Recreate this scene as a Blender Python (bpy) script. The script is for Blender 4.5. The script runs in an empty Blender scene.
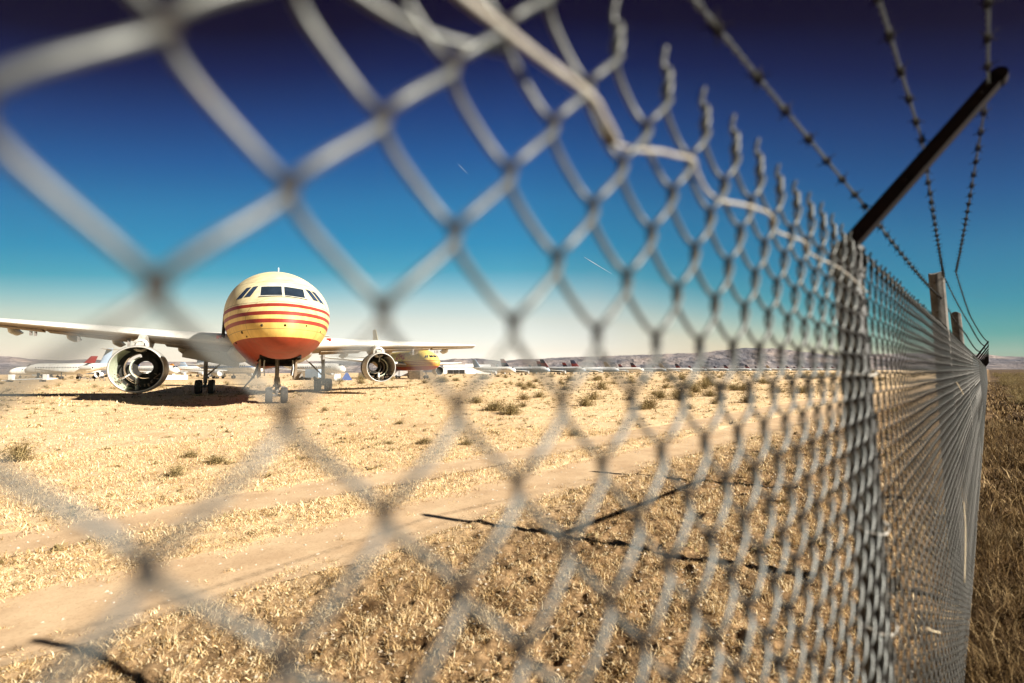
import bpy, math, random
import numpy as np
from mathutils import Matrix, Vector
random.seed(7)
RNG = np.random.default_rng(11)
C = bpy.context.scene.collection
PI = math.pi

# ------------------------------------------------------------------ camera
EYE = 1.75
HAZE = 1.6e-5
FPX = 485.0
scene = bpy.context.scene
cam_d = bpy.data.cameras.new('camera')
cam = bpy.data.objects.new('camera', cam_d)
C.objects.link(cam)
cam.matrix_world = (Matrix.Translation((0, 0, EYE)) @ Matrix.Rotation(PI / 2 + math.radians(3.569), 4, 'X')
                    @ Matrix.Rotation(math.radians(-0.30), 4, 'Z'))
cam_d.sensor_width = 36.0
cam_d.lens = FPX / 1024 * 36
cam_d.clip_start = 0.02
cam_d.clip_end = 60000
cam_d.dof.use_dof = True
cam_d.dof.focus_distance = 32.0
cam_d.dof.aperture_fstop = 1.55
cam_d.dof.aperture_blades = 0
scene.camera = cam

# ------------------------------------------------------------------ noise
def _hash(ix, iy, seed):
    h = (ix.astype(np.int64) * 374761393 + iy.astype(np.int64) * 668265263 + seed * 1442695041) & 0xFFFFFFFF
    h = ((h ^ (h >> 13)) * 1274126177) & 0xFFFFFFFF
    return ((h ^ (h >> 16)) & 0xFFFF) / 65535.0

def vnoise(x, y, seed=0):
    x = np.asarray(x, float); y = np.asarray(y, float)
    ix = np.floor(x); iy = np.floor(y)
    fx = x - ix; fy = y - iy
    fx = fx * fx * (3 - 2 * fx); fy = fy * fy * (3 - 2 * fy)
    ix = ix.astype(np.int64); iy = iy.astype(np.int64)
    a = _hash(ix, iy, seed); b = _hash(ix + 1, iy, seed)
    c = _hash(ix, iy + 1, seed); d = _hash(ix + 1, iy + 1, seed)
    return (a * (1 - fx) + b * fx) * (1 - fy) + (c * (1 - fx) + d * fx) * fy

def fbm(x, y, seed=0, octv=4):
    s = 0; a = 0.5; t = 0
    for i in range(octv):
        s = s + a * vnoise(x * 2 ** i, y * 2 ** i, seed + i * 17); t += a; a *= .5
    return s / t

def sstep(a, b, x):
    t = np.clip((x - a) / (b - a), 0, 1)
    return t * t * (3 - 2 * t)

# ------------------------------------------------------------------ materials
def new_mat(name):
    m = bpy.data.materials.new(name); m.use_nodes = True
    nt = m.node_tree; b = nt.nodes['Principled BSDF']
    return m, nt, b

def N(nt, t, **kw):
    n = nt.nodes.new(t)
    for k, v in kw.items(): setattr(n, k, v)
    return n

def noise_ramp(nt, coord, scale, stops, detail=4, rough=.6, dist=0.0):
    n = N(nt, 'ShaderNodeTexNoise'); n.inputs['Scale'].default_value = scale
    n.inputs['Detail'].default_value = detail; n.inputs['Roughness'].default_value = rough
    n.inputs['Distortion'].default_value = dist
    nt.links.new(coord, n.inputs['Vector'])
    r = N(nt, 'ShaderNodeValToRGB'); e = r.color_ramp.elements
    e[0].position = stops[0][0]; e[0].color = (*stops[0][1], 1)
    e[1].position = stops[-1][0]; e[1].color = (*stops[-1][1], 1)
    for p, c in stops[1:-1]:
        q = e.new(p); q.color = (*c, 1)
    nt.links.new(n.outputs['Fac'], r.inputs['Fac'])
    return r.outputs['Color'], n.outputs['Fac']

def mixc(nt, a, b, fac, mode='MIX'):
    m = N(nt, 'ShaderNodeMix', data_type='RGBA', blend_type=mode)
    for sock, v in ((m.inputs[6], a), (m.inputs[7], b), (m.inputs[0], fac)):
        if isinstance(v, bpy.types.NodeSocket): nt.links.new(v, sock)
        elif isinstance(v, (int, float)): sock.default_value = v
        else: sock.default_value = (*v, 1)
    return m.outputs[2]

def bump(nt, b, h, strength, dist):
    bp = N(nt, 'ShaderNodeBump'); bp.inputs['Strength'].default_value = strength
    bp.inputs['Distance'].default_value = dist
    nt.links.new(h, bp.inputs['Height']); nt.links.new(bp.outputs[0], b.inputs['Normal'])

def simple(name, col, rough=.6, metal=0.0, var=.25, scale=3.0, dirt=None, spec=.4, bmp=0):
    """painted / plain surface with mottled wear in object space"""
    m, nt, b = new_mat(name)
    tc = N(nt, 'ShaderNodeTexCoord').outputs['Object']
    lo = tuple(c * (1 - var) for c in col); hi = tuple(min(1, c * (1 + var * .5)) for c in col)
    c, f = noise_ramp(nt, tc, scale, [(.3, lo), (.7, hi)])
    if dirt:
        _, f2 = noise_ramp(nt, tc, scale * 3.1, [(0, (0, 0, 0)), (1, (1, 1, 1))], detail=6)
        mr = N(nt, 'ShaderNodeMapRange'); mr.inputs[1].default_value = .55; mr.inputs[2].default_value = .72
        nt.links.new(f2, mr.inputs[0])
        c = mixc(nt, c, dirt, mr.outputs[0])
    nt.links.new(c, b.inputs['Base Color'])
    b.inputs['Roughness'].default_value = rough; b.inputs['Metallic'].default_value = metal
    b.inputs['Specular IOR Level'].default_value = spec
    if bmp: bump(nt, b, f, .5, bmp)
    return m

M = {}
M['galv'] = simple('galvanised_wire', (.11, .115, .107), .5, .12, .3, 60, dirt=(.09, .075, .055), spec=.4, bmp=.001)
def shade_knots(m, shade_col):
    # shade between the wires at the crossings, put into the colour (stored per vertex)
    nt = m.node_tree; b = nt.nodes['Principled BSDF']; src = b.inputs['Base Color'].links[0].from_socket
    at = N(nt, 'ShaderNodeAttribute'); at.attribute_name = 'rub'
    c = mixc(nt, src, shade_col, at.outputs['Fac']); nt.links.new(c, b.inputs['Base Color'])
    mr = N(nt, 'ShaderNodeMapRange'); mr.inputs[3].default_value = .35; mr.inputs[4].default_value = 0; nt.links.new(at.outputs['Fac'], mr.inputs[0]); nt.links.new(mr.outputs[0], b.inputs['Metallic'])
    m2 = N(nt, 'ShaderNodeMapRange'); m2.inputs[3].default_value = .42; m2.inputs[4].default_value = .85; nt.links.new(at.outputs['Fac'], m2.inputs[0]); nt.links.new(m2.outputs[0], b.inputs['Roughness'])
shade_knots(M['galv'], (.018, .013, .010))
M['galv_dark'] = simple('darker_galvanised_wire', (.029, .027, .021), .7, .0, .4, 40, dirt=(.035, .026, .018), spec=.25, bmp=.001)  # darker wire colour for the panels from the near post onward
shade_knots(M['galv_dark'], (.010, .007, .005))
M['galv_post'] = simple('galvanised_post', (.020, .018, .015), .6, .0, .3, 25, dirt=(.02, .014, .01))
M['tension'] = simple('pale_tension_wire', (.34, .31, .26), .55, .0, .25, 50, dirt=(.16, .11, .07))
M['arm'] = simple('dark_painted_steel', (.010, .005, .004), .8, 0, .4, 30, spec=.15)
M['barb'] = simple('barbed_wire_steel', (.07, .075, .07), .6, .1, .5, 90, dirt=(.02, .012, .008))
M['barb_knot'] = simple('rusty_barb_steel', (.012, .008, .007), .8, .0, .4, 90, spec=.15)
M['wood'] = simple('weathered_wood', (.135, .125, .11), .9, 0, .5, 9, dirt=(.06, .04, .03), spec=.1, bmp=.01)
M['tyre'] = simple('tyre_rubber', (.06, .058, .055), .9, 0, .3, 5, dirt=(.13, .11, .08), spec=.1)
M['hub'] = simple('wheel_hub_metal', (.55, .53, .48), .5, .3, .3, 6)
M['strut'] = simple('gear_strut_metal', (.22, .20, .18), .55, .3, .5, 4, dirt=(.06, .05, .04))
M['white'] = simple('white_aircraft_paint', (.78, .77, .74), .4, 0, .08, .5, dirt=(.6, .57, .5))
M['grey'] = simple('grey_aircraft_paint', (.46, .46, .44), .5, 0, .15, .5, dirt=(.36, .34, .3))
M['wingtop'] = simple('wing_paint_shaded_below', (.70, .69, .64), .4, .05, .12, .6, dirt=(.45, .42, .36))
def shade_underside(m, under):  # paints the shade of the underside into the colour, by normal
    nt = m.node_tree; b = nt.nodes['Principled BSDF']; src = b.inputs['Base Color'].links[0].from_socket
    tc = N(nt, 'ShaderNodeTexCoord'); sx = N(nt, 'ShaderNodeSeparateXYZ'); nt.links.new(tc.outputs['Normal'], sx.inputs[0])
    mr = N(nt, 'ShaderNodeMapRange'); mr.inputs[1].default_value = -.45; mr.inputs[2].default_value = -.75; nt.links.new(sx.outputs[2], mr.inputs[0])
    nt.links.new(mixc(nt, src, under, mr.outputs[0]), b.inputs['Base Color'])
shade_underside(M['wingtop'], (.20, .155, .11))
M['alu'] = simple('bare_aluminium', (.46, .45, .42), .42, .45, .2, 1.5, dirt=(.35, .33, .30))
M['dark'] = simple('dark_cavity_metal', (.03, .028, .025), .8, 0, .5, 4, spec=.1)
M['chromate'] = simple('green_primer_metal', (.50, .54, .40), .55, .1, .2, 2, dirt=(.28, .3, .2))
M['brownmetal'] = simple('oily_brown_metal', (.20, .15, .10), .6, .2, .5, 3)
M['pylon'] = simple('bare_pylon_metal', (.5, .48, .43), .5, .3, .35, 4, dirt=(.12, .1, .08))
M['window'] = simple('dark_window_glass', (.02, .03, .045), .12, 0, .3, 2, spec=.8)
M['windowblue'] = simple('sky_tinted_side_glass', (.03, .05, .09), .15, 0, .3, 2, spec=.8)
M['frame'] = simple('window_frame_metal', (.62, .60, .50), .45, .1, .2, 5)
M['red'] = simple('red_paint', (.42, .035, .025), .45, 0, .2, 1)
M['darkred'] = simple('dark_red_fin_paint', (.16, .02, .018), .5, 0, .2, .3)
M['navy'] = simple('navy_fin_paint', (.02, .024, .05), .5, 0, .2, .3)
M['blue'] = simple('blue_paint', (.05, .08, .26), .5, 0, .2, .3)
M['navyblue'] = simple('faded_navy_canvas', (.05, .08, .20), .8, 0, .2, 2)
M['tan'] = simple('tan_fin_paint', (.42, .33, .24), .5, 0, .2, .3)
M['orange'] = simple('orange_paint', (.7, .28, .04), .5, 0, .2, .3)
M['creamfin'] = simple('cream_fin_paint', (.62, .55, .34), .5, 0, .15, .3)
M['steelblue'] = simple('pale_blue_paint', (.35, .45, .58), .5, 0, .15, .3)
M['straw'] = simple('dry_straw', (.62, .50, .33), .9, 0, .2, 30, spec=.1)

def livery_mat(name, zs, metal=0.0, rough=.55, bare=False):
    """bands of paint at heights (object z); zs = [(z_from, colour), ...] going up"""
    m, nt, b = new_mat(name)
    tc = N(nt, 'ShaderNodeTexCoord').outputs['Object']
    sx = N(nt, 'ShaderNodeSeparateXYZ'); nt.links.new(tc, sx.inputs[0])
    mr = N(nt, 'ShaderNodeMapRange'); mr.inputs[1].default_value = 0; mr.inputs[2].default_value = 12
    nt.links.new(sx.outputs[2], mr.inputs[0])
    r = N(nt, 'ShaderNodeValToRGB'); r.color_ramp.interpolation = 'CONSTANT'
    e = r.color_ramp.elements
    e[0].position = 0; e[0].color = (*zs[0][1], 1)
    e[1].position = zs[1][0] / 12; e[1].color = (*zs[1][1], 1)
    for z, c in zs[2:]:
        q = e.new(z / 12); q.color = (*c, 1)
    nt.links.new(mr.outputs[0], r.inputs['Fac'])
    # sun-bleached mottling, vertical streaks, chips
    mp = N(nt, 'ShaderNodeMapping'); mp.inputs['Scale'].default_value = (1.2, 1.2, .22)
    nt.links.new(tc, mp.inputs[0])
    g, _ = noise_ramp(nt, mp.outputs[0], 1.6, [(.32, (.66, .62, .54)), (.62, (1, 1, 1))], detail=8, rough=.65)
    c = mixc(nt, r.outputs[0], g, .75, 'MULTIPLY')
    _, f2 = noise_ramp(nt, tc, 5.0, [(0, (0, 0, 0)), (1, (1, 1, 1))], detail=8, rough=.7)
    m2 = N(nt, 'ShaderNodeMapRange'); m2.inputs[1].default_value = .68; m2.inputs[2].default_value = .73
    nt.links.new(f2, m2.inputs[0])
    c = mixc(nt, c, (.35, .26, .16), m2.outputs[0])
    # panel joints: frame lines along the body and stringer lines up the side
    def joint(src, period, width, off=0.0):
        f_ = N(nt, 'ShaderNodeMath', operation='FRACT'); d_ = N(nt, 'ShaderNodeMath', operation='MULTIPLY_ADD'); d_.inputs[1].default_value = 1 / period; d_.inputs[2].default_value = off
        nt.links.new(src, d_.inputs[0]); nt.links.new(d_.outputs[0], f_.inputs[0])
        l_ = N(nt, 'ShaderNodeMath', operation='LESS_THAN'); l_.inputs[1].default_value = width / period; nt.links.new(f_.outputs[0], l_.inputs[0]); return l_.outputs[0]
    j1 = joint(sx.outputs[1], 2.1, .035, .33); j2 = joint(sx.outputs[2], 1.35, .03, .2)
    jm = N(nt, 'ShaderNodeMath', operation='MAXIMUM'); nt.links.new(j1, jm.inputs[0]); nt.links.new(j2, jm.inputs[1])
    js = N(nt, 'ShaderNodeMath', operation='MULTIPLY'); js.inputs[1].default_value = .7; nt.links.new(jm.outputs[0], js.inputs[0])
    c = mixc(nt, c, (.12, .08, .04), js.outputs[0])
    nt.links.new(c, b.inputs['Base Color'])
    b.inputs['Roughness'].default_value = rough; b.inputs['Metallic'].default_value = metal
    b.inputs['Specular IOR Level'].default_value = .3
    _, f3 = noise_ramp(nt, tc, .8, [(0, (0, 0, 0)), (1, (1, 1, 1))], detail=2)
    bump(nt, b, f3, .25, .08)
    return m

PALE = (.76, .66, .40); GOLD = (.68, .46, .13); REDS = (.28, .035, .022); BELLY = (.26, .036, .012)
M['cargo_near'] = livery_mat('yellow_red_cargo_paint', [(0, BELLY), (3.40, GOLD), (4.04, REDS), (4.25, (.78, .57, .18)), (4.42, REDS),
                             (4.63, (.80, .62, .26)), (4.83, REDS), (5.02, PALE)])
M['cargo_far'] = livery_mat('yellow_red_cargo_paint_faded', [(0, (.40, .08, .03)), (3.3, (.55, .30, .05)), (3.8, REDS), (3.95, GOLD), (4.2, REDS), (4.35, GOLD),
                            (4.6, REDS), (4.75, (.74, .55, .16))])
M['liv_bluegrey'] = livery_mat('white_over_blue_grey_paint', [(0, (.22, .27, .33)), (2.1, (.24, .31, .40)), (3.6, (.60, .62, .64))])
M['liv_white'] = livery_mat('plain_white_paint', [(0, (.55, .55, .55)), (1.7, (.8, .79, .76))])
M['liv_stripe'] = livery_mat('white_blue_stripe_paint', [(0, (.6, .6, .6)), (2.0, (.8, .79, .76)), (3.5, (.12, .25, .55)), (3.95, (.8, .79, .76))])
M['liv_orange'] = livery_mat('white_orange_yellow_paint', [(0, (.8, .79, .76)), (4.0, (.72, .2, .05)), (4.4, (.85, .62, .12))])

# dry grass: random straw tone per blade
def grass_mat(name, stops):
    m, nt, b = new_mat(name)
    g = N(nt, 'ShaderNodeNewGeometry')
    r = N(nt, 'ShaderNodeValToRGB'); e = r.color_ramp.elements
    e[0].position = stops[0][0]; e[0].color = (*stops[0][1], 1)
    e[1].position = stops[-1][0]; e[1].color = (*stops[-1][1], 1)
    for p, c in stops[1:-1]:
        q = e.new(p); q.color = (*c, 1)
    nt.links.new(g.outputs['Random Per Island'], r.inputs['Fac'])
    n, _ = noise_ramp(nt, g.outputs['Position'], 1.1, [(.35, (.72, .66, .58)), (.62, (1.0, 1.0, 1.0))], detail=3)
    c = mixc(nt, r.outputs[0], n, 1.0, 'MULTIPLY')
    nt.links.new(c, b.inputs['Base Color'])
    b.inputs['Roughness'].default_value = .85; b.inputs['Specular IOR Level'].default_value = .15
    tr = N(nt, 'ShaderNodeBsdfTranslucent'); nt.links.new(c, tr.inputs[0])
    mx = N(nt, 'ShaderNodeMixShader'); mx.inputs[0].default_value = .18
    nt.links.new(b.outputs[0], mx.inputs[1]); nt.links.new(tr.outputs[0], mx.inputs[2])
    nt.links.new(mx.outputs[0], nt.nodes['Material Output'].inputs['Surface'])
    return m
M['grass_in'] = grass_mat('dry_straw_grass', [(0, (.13, .07, .025)), (.28, (.48, .31, .13)), (.6, (.86, .65, .36)), (1, (.93, .80, .54))])
M['grass_out'] = grass_mat('brown_dry_grass', [(0, (.02, .011, .005)), (.4, (.09, .053, .022)), (.78, (.27, .18, .08)), (1, (.58, .43, .23))])
M['shrub'] = grass_mat('desert_shrub_leaf', [(0, (.10, .075, .03)), (.5, (.26, .20, .09)), (1, (.48, .37, .19))])

# ground
def ground_mat():
    m, nt, b = new_mat('dry_desert_soil')
    pos = N(nt, 'ShaderNodeNewGeometry').outputs['Position']
    big, _ = noise_ramp(nt, pos, .035, [(.35, (.60, .43, .25)), (.5, (.72, .54, .34)), (.68, (.79, .62, .41))], detail=5)
    mid, _ = noise_ramp(nt, pos, .9, [(.32, (.70, .63, .54)), (.5, (.96, .94, .9)), (.7, (1, 1, 1))], detail=8, rough=.7)
    fine, ff = noise_ramp(nt, pos, 16, [(.33, (.46, .38, .30)), (.47, (.92, .9, .86)), (.7, (1.0, 1.0, 1.0))], detail=8, rough=.75)
    c = mixc(nt, big, mid, 1.0, 'MULTIPLY'); c = mixc(nt, c, fine, .85, 'MULTIPLY')
    # bare brown soil showing between the straw close to the fence
    vs_ = N(nt, 'ShaderNodeVectorMath', operation='DOT_PRODUCT'); vs_.inputs[1].default_value = (*NV[:2], 0); nt.links.new(pos, vs_.inputs[0])
    m_s = N(nt, 'ShaderNodeMapRange'); m_s.inputs[1].default_value = 5.2; m_s.inputs[2].default_value = 3.4; nt.links.new(vs_.outputs['Value'], m_s.inputs[0])
    soil, _ = noise_ramp(nt, pos, 2.2, [(.35, (.09, .05, .022)), (.6, (.36, .235, .125))], detail=7, rough=.7)
    c = mixc(nt, c, mixc(nt, soil, fine, .8, 'MULTIPLY'), m_s.outputs[0])
    # brown soil on the far (outer) side of the fence
    vm = N(nt, 'ShaderNodeVectorMath', operation='DOT_PRODUCT'); vm.inputs[1].default_value = (*NV[:2], 0)
    nt.links.new(pos, vm.inputs[0])
    mr = N(nt, 'ShaderNodeMapRange'); mr.inputs[1].default_value = .5; mr.inputs[2].default_value = -.3
    nt.links.new(vm.outputs['Value'], mr.inputs[0])
    out, _ = noise_ramp(nt, pos, .6, [(.35, (.035, .02, .01)), (.55, (.10, .062, .03)), (.7, (.30, .20, .10))], detail=6)
    outf = mixc(nt, out, fine, .9, 'MULTIPLY')
    c = mixc(nt, c, outf, mr.outputs[0])
    nt.links.new(c, b.inputs['Base Color'])
    b.inputs['Roughness'].default_value = .95; b.inputs['Specular IOR Level'].default_value = .1
    bump(nt, b, ff, .9, .03)
    return m
def track_mat():
    m, nt, b = new_mat('packed_dirt_track')
    pos = N(nt, 'ShaderNodeNewGeometry').outputs['Position']
    big, _ = noise_ramp(nt, pos, 1.6, [(.35, (.43, .295, .175)), (.65, (.56, .405, .25))], detail=6)
    fine, ff = noise_ramp(nt, pos, 40, [(.3, (.70, .66, .60)), (.5, (1, 1, 1)), (.75, (1.0, .98, .95))], detail=8, rough=.7)
    c = mixc(nt, big, fine, .8, 'MULTIPLY')
    nt.links.new(c, b.inputs['Base Color'])
    b.inputs['Roughness'].default_value = .95; b.inputs['Specular IOR Level'].default_value = .1
    bump(nt, b, ff, .6, .008)
    return m
def mountain_mat():
    m, nt, b = new_mat('bare_desert_mountain')
    pos = N(nt, 'ShaderNodeNewGeometry').outputs['Position']
    c, f = noise_ramp(nt, pos, .0022, [(.3, (.05, .058, .075)), (.5, (.16, .14, .135)), (.7, (.33, .26, .215))], detail=8, rough=.65)
    nt.links.new(c, b.inputs['Base Color']); b.inputs['Roughness'].default_value = 1
    b.inputs['Specular IOR Level'].default_value = 0
    bump(nt, b, f, 1.0, 160)
    return m

# ------------------------------------------------------------------ fence frame of reference: s along the fence, n away from the camera, z up
YAW = 0.77586
UV = (math.sin(YAW), math.cos(YAW), 0)
NV = (-math.cos(YAW), math.sin(YAW), 0)
def FW(s, n, z):
    """fence coordinates (n measured from the leaning mesh plane) -> world arrays"""
    s = np.asarray(s, float); n = np.asarray(n, float); z = np.asarray(z, float)
    nn = n + .21 + .0223 * (z - 1.75)
    return np.stack([s * UV[0] + nn * NV[0], s * UV[1] + nn * NV[1], z + 0 * s], -1)
def P(s, nn, z):
    return np.array([s * UV[0] + nn * NV[0], s * UV[1] + nn * NV[1], z])

M['ground'] = ground_mat(); M['track'] = track_mat(); M['mountain'] = mountain_mat()

# ------------------------------------------------------------------ mesh helpers
def fast_mesh(name, v, f, mat, parent=None, smooth=False):
    v = np.ascontiguousarray(v, dtype=np.float32).reshape(-1, 3)
    f = np.ascontiguousarray(f, dtype=np.int32)
    k = f.shape[1]
    me = bpy.data.meshes.new(name)
    me.vertices.add(len(v)); me.vertices.foreach_set('co', v.ravel())
    me.loops.add(f.size); me.loops.foreach_set('vertex_index', f.ravel())
    me.polygons.add(len(f))
    me.polygons.foreach_set('loop_start', np.arange(0, f.size, k, dtype=np.int32))
    me.polygons.foreach_set('loop_total', np.full(len(f), k, dtype=np.int32))
    me.polygons.foreach_set('use_smooth', np.full(len(f), smooth))
    me.update(calc_edges=True)
    me.materials.append(mat)
    o = bpy.data.objects.new(name, me); C.objects.link(o)
    if parent: o.parent = parent
    return o

class MB:
    def __init__(s): s.v = []; s.f = []; s.m = []; s.mi = 0
    def add(s, vs, fs):
        b = len(s.v); s.v += [tuple(map(float, p)) for p in vs]
        for f in fs: s.f.append(tuple(i + b for i in f)); s.m.append(s.mi)
    def box(s, c, d, rot=None):
        x, y, z = d[0] / 2, d[1] / 2, d[2] / 2
        vs = [Vector((i * x, j * y, k * z)) for i in (-1, 1) for j in (-1, 1) for k in (-1, 1)]
        if rot is not None: vs = [rot @ q for q in vs]
        vs = [q + Vector(c) for q in vs]
        s.add(vs, [(0, 1, 3, 2), (4, 6, 7, 5), (0, 4, 5, 1), (2, 3, 7, 6), (0, 2, 6, 4), (1, 5, 7, 3)])
    def hexa(s, p):  # 8 points: bottom ring 0-3, top ring 4-7
        s.add(p, [(3, 2, 1, 0), (4, 5, 6, 7), (0, 1, 5, 4), (1, 2, 6, 5), (2, 3, 7, 6), (3, 0, 4, 7)])
    def tube(s, path, r, n=8, cap=True, up=None):
        path = [Vector(p) for p in path]; L = len(path)
        rr = r if hasattr(r, '__len__') else [r] * L
        t0 = (path[1] - path[0]).normalized()
        a = Vector((0, 0, 1)) if abs(t0.z) < .9 else Vector((1, 0, 0))
        nrm = (a - t0 * a.dot(t0)).normalized(); rings = []
        for i, p in enumerate(path):
            t = (path[min(i + 1, L - 1)] - path[max(i - 1, 0)]).normalized()
            nrm = (nrm - t * nrm.dot(t)).normalized(); bn = t.cross(nrm)
            rings.append([p + (nrm * math.cos(2 * PI * k / n) + bn * math.sin(2 * PI * k / n)) * rr[i] for k in range(n)])
        vs = [q for R in rings for q in R]; fs = []
        for i in range(L - 1):
            for k in range(n):
                k2 = (k + 1) % n; fs.append((i * n + k, i * n + k2, (i + 1) * n + k2, (i + 1) * n + k))
        if cap: fs.append(tuple(range(n))[::-1]); fs.append(tuple((L - 1) * n + k for k in range(n)))
        s.add(vs, fs)
    def lathe(s, prof, axis='Y', c=(0, 0, 0), n=32, a0=0, a1=2 * PI):
        full = abs(a1 - a0 - 2 * PI) < 1e-6; m = n if full else n + 1
        vs = []
        for (h, r) in prof:
            for k in range(m):
                a = a0 + (a1 - a0) * k / n
                x, y = r * math.cos(a), r * math.sin(a)
                if axis == 'Y': vs.append((c[0] + x, c[1] + h, c[2] + y))
                elif axis == 'X': vs.append((c[0] + h, c[1] + x, c[2] + y))
                else: vs.append((c[0] + x, c[1] + y, c[2] + h))
        fs = []
        for i in range(len(prof) - 1):
            for k in range(n):
                k2 = (k + 1) % m; fs.append((i * m + k, i * m + k2, (i + 1) * m + k2, (i + 1) * m + k))
        s.add(vs, fs)
    def loft(s, rings, cap=True, closed=True):
        n = len(rings[0]); vs = [p for R in rings for p in R]; fs = []
        for i in range(len(rings) - 1):
            for k in range(n if closed else n - 1):
                k2 = (k + 1) % n; fs.append((i * n + k, i * n + k2, (i + 1) * n + k2, (i + 1) * n + k))
        if cap: fs.append(tuple(range(n))[::-1]); fs.append(tuple((len(rings) - 1) * n + k for k in range(n)))
        s.add(vs, fs)
    def build(s, name, mat, parent=None, smooth=False, label=None):
        me = bpy.data.meshes.new(name); me.from_pydata(s.v, [], s.f)
        for mm in (mat if isinstance(mat, (list, tuple)) else [mat]): me.materials.append(mm)
        if isinstance(mat, (list, tuple)): me.polygons.foreach_set('material_index', s.m)
        me.update()
        if smooth: me.shade_smooth()
        if smooth == 'auto':
            me.shade_smooth()
            try: me.set_sharp_from_angle(angle=math.radians(35))
            except Exception: pass
        o = bpy.data.objects.new(name, me); C.objects.link(o)
        if parent: o.parent = parent
        if label: o['label'] = label
        return o

def thing(name, label, cat, loc=(0, 0, 0), rz=0.0, group=None):
    o = bpy.data.objects.new(name, None); C.objects.link(o); o.empty_display_size = .3
    o.location = loc; o.rotation_euler = (0, 0, rz); o['label'] = label; o['category'] = cat
    if group: o['group'] = group
    return o
def tag(o, label, cat, group=None, kind=None):
    o['label'] = label; o['category'] = cat
    if group: o['group'] = group
    if kind: o['kind'] = kind
    return o
def structure(o, label=None):
    o['kind'] = 'structure'
    if label: o['label'] = label
    return o
def copy_tree(o, parent=None):
    c = o.copy(); C.objects.link(c)
    if parent is not None: c.parent = parent
    for ch in list(o.children): copy_tree(ch, c)
    return c

# ------------------------------------------------------------------ ground
RUTS = [(5.07, .64), (7.2, .56)]
def rut_c(s, n0):
    return n0 + .10 * np.sin(s * .23 + n0) + .05 * np.sin(s * .61 + 2 * n0) - .9 * sstep(18, 60, s) * (s - 18) / 42
def rut_mask(s, n, extra=0.0):
    m = 0
    for n0, hw in RUTS:
        w = hw + .16 * (fbm(s * 1.3, n * 1.3 + n0, 5, 3) - .5) * 2 + extra
        m = np.maximum(m, 1 - sstep(w - .07, w + .07, np.abs(n - rut_c(s, n0))))
    return m * sstep(110, 90, s) if not np.isscalar(m) else m
def to_sn(x, y):
    return x * UV[0] + y * UV[1], x * NV[0] + y * NV[1]
def gheight(x, y, detail=True):
    r = np.hypot(x, y); s, n = to_sn(x, y)
    rm = rut_mask(s, n, .03)
    near = 1 - sstep(22, 60, r)
    inside = sstep(.0, .5, n)
    strip = 1 - sstep(3.6, 4.6, n)
    amp = (.018 + .016 * strip) * inside + .06 * (1 - inside)
    h = amp * (fbm(x * 5.5, y * 5.5, 1, 3) - .5) * 2 + (.018 + .012 * strip) * (fbm(x * 15, y * 15, 9, 2) - .5) * 2
    h = h * near * (1 - .93 * rm)
    h = h + .17 * (fbm(x * 1.25, y * 1.25, 15, 3) - .5) * (1 - inside) * sstep(-.1, -.5, n)
    h = h + .05 * (fbm(x * .7, y * .7, 3, 2) - .5) * (1 - .8 * rm) * (1 - sstep(60, 200, r))
    return h - .022 * rm
NA = 760
ang = np.concatenate([np.linspace(-62, 62, 620), np.linspace(62, 298, 141)[1:-1]])
ang = np.radians(ang)
rad = np.concatenate([[0.0], np.geomspace(.5, 40, 560), np.geomspace(40, 16000, 110)[1:]])
A, R_ = np.meshgrid(ang, rad, indexing='xy')
X = R_ * np.sin(A); Y = R_ * np.cos(A)
Z = gheight(X, Y)
nr, na = X.shape
vv = np.stack([X, Y, Z], -1).reshape(-1, 3)
i = np.arange(nr - 1)[:, None] * na; k = np.arange(na)[None, :]; k2 = (k + 1) % na
ff = np.stack([i + k, i + k2, i + na + k2, i + na + k], -1).reshape(-1, 4)
structure(fast_mesh('ground', vv, ff, M['ground'], smooth=True), 'pale dry desert ground with straw and bare soil')

# two wheel ruts of the dirt track
for n0, hw in RUTS:
    ss = np.concatenate([np.arange(-9, 30, .06), np.geomspace(30, 105, 160)])
    tt = np.linspace(-1, 1, 21)
    S, T = np.meshgrid(ss, tt, indexing='ij')
    wl = hw + .16 * (fbm(S * 1.3, (n0 - hw) * 1.3 + n0 + 0 * S, 5, 3) - .5) * 2 + .0
    wr = hw + .16 * (fbm(S * 1.3, (n0 + hw) * 1.3 + n0 + 0 * S, 5, 3) - .5) * 2 + .0
    nn = rut_c(S, n0) + np.where(T < 0, T * wl, T * wr)
    X = S * UV[0] + nn * NV[0]; Y = S * UV[1] + nn * NV[1]
    base = .05 * (fbm(X * .7, Y * .7, 3, 2) - .5) * .2 * (1 - sstep(60, 200, np.hypot(X, Y)))
    Z = base - .022 + .005 + .006 * (fbm(X * 9, Y * 9, 41, 3) - .5) + .010 * np.abs(T) ** 6
    n1, n2 = S.shape
    i = np.arange(n1 - 1)[:, None] * n2; k = np.arange(n2 - 1)[None, :]
    f = np.stack([i + k, i + k + 1, i + n2 + k + 1, i + n2 + k], -1).reshape(-1, 4)
    structure(fast_mesh('dirt_track', np.stack([X, Y, Z], -1).reshape(-1, 3), f, M['track'], smooth=True), 'bare wheel rut of the dirt track')

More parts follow.
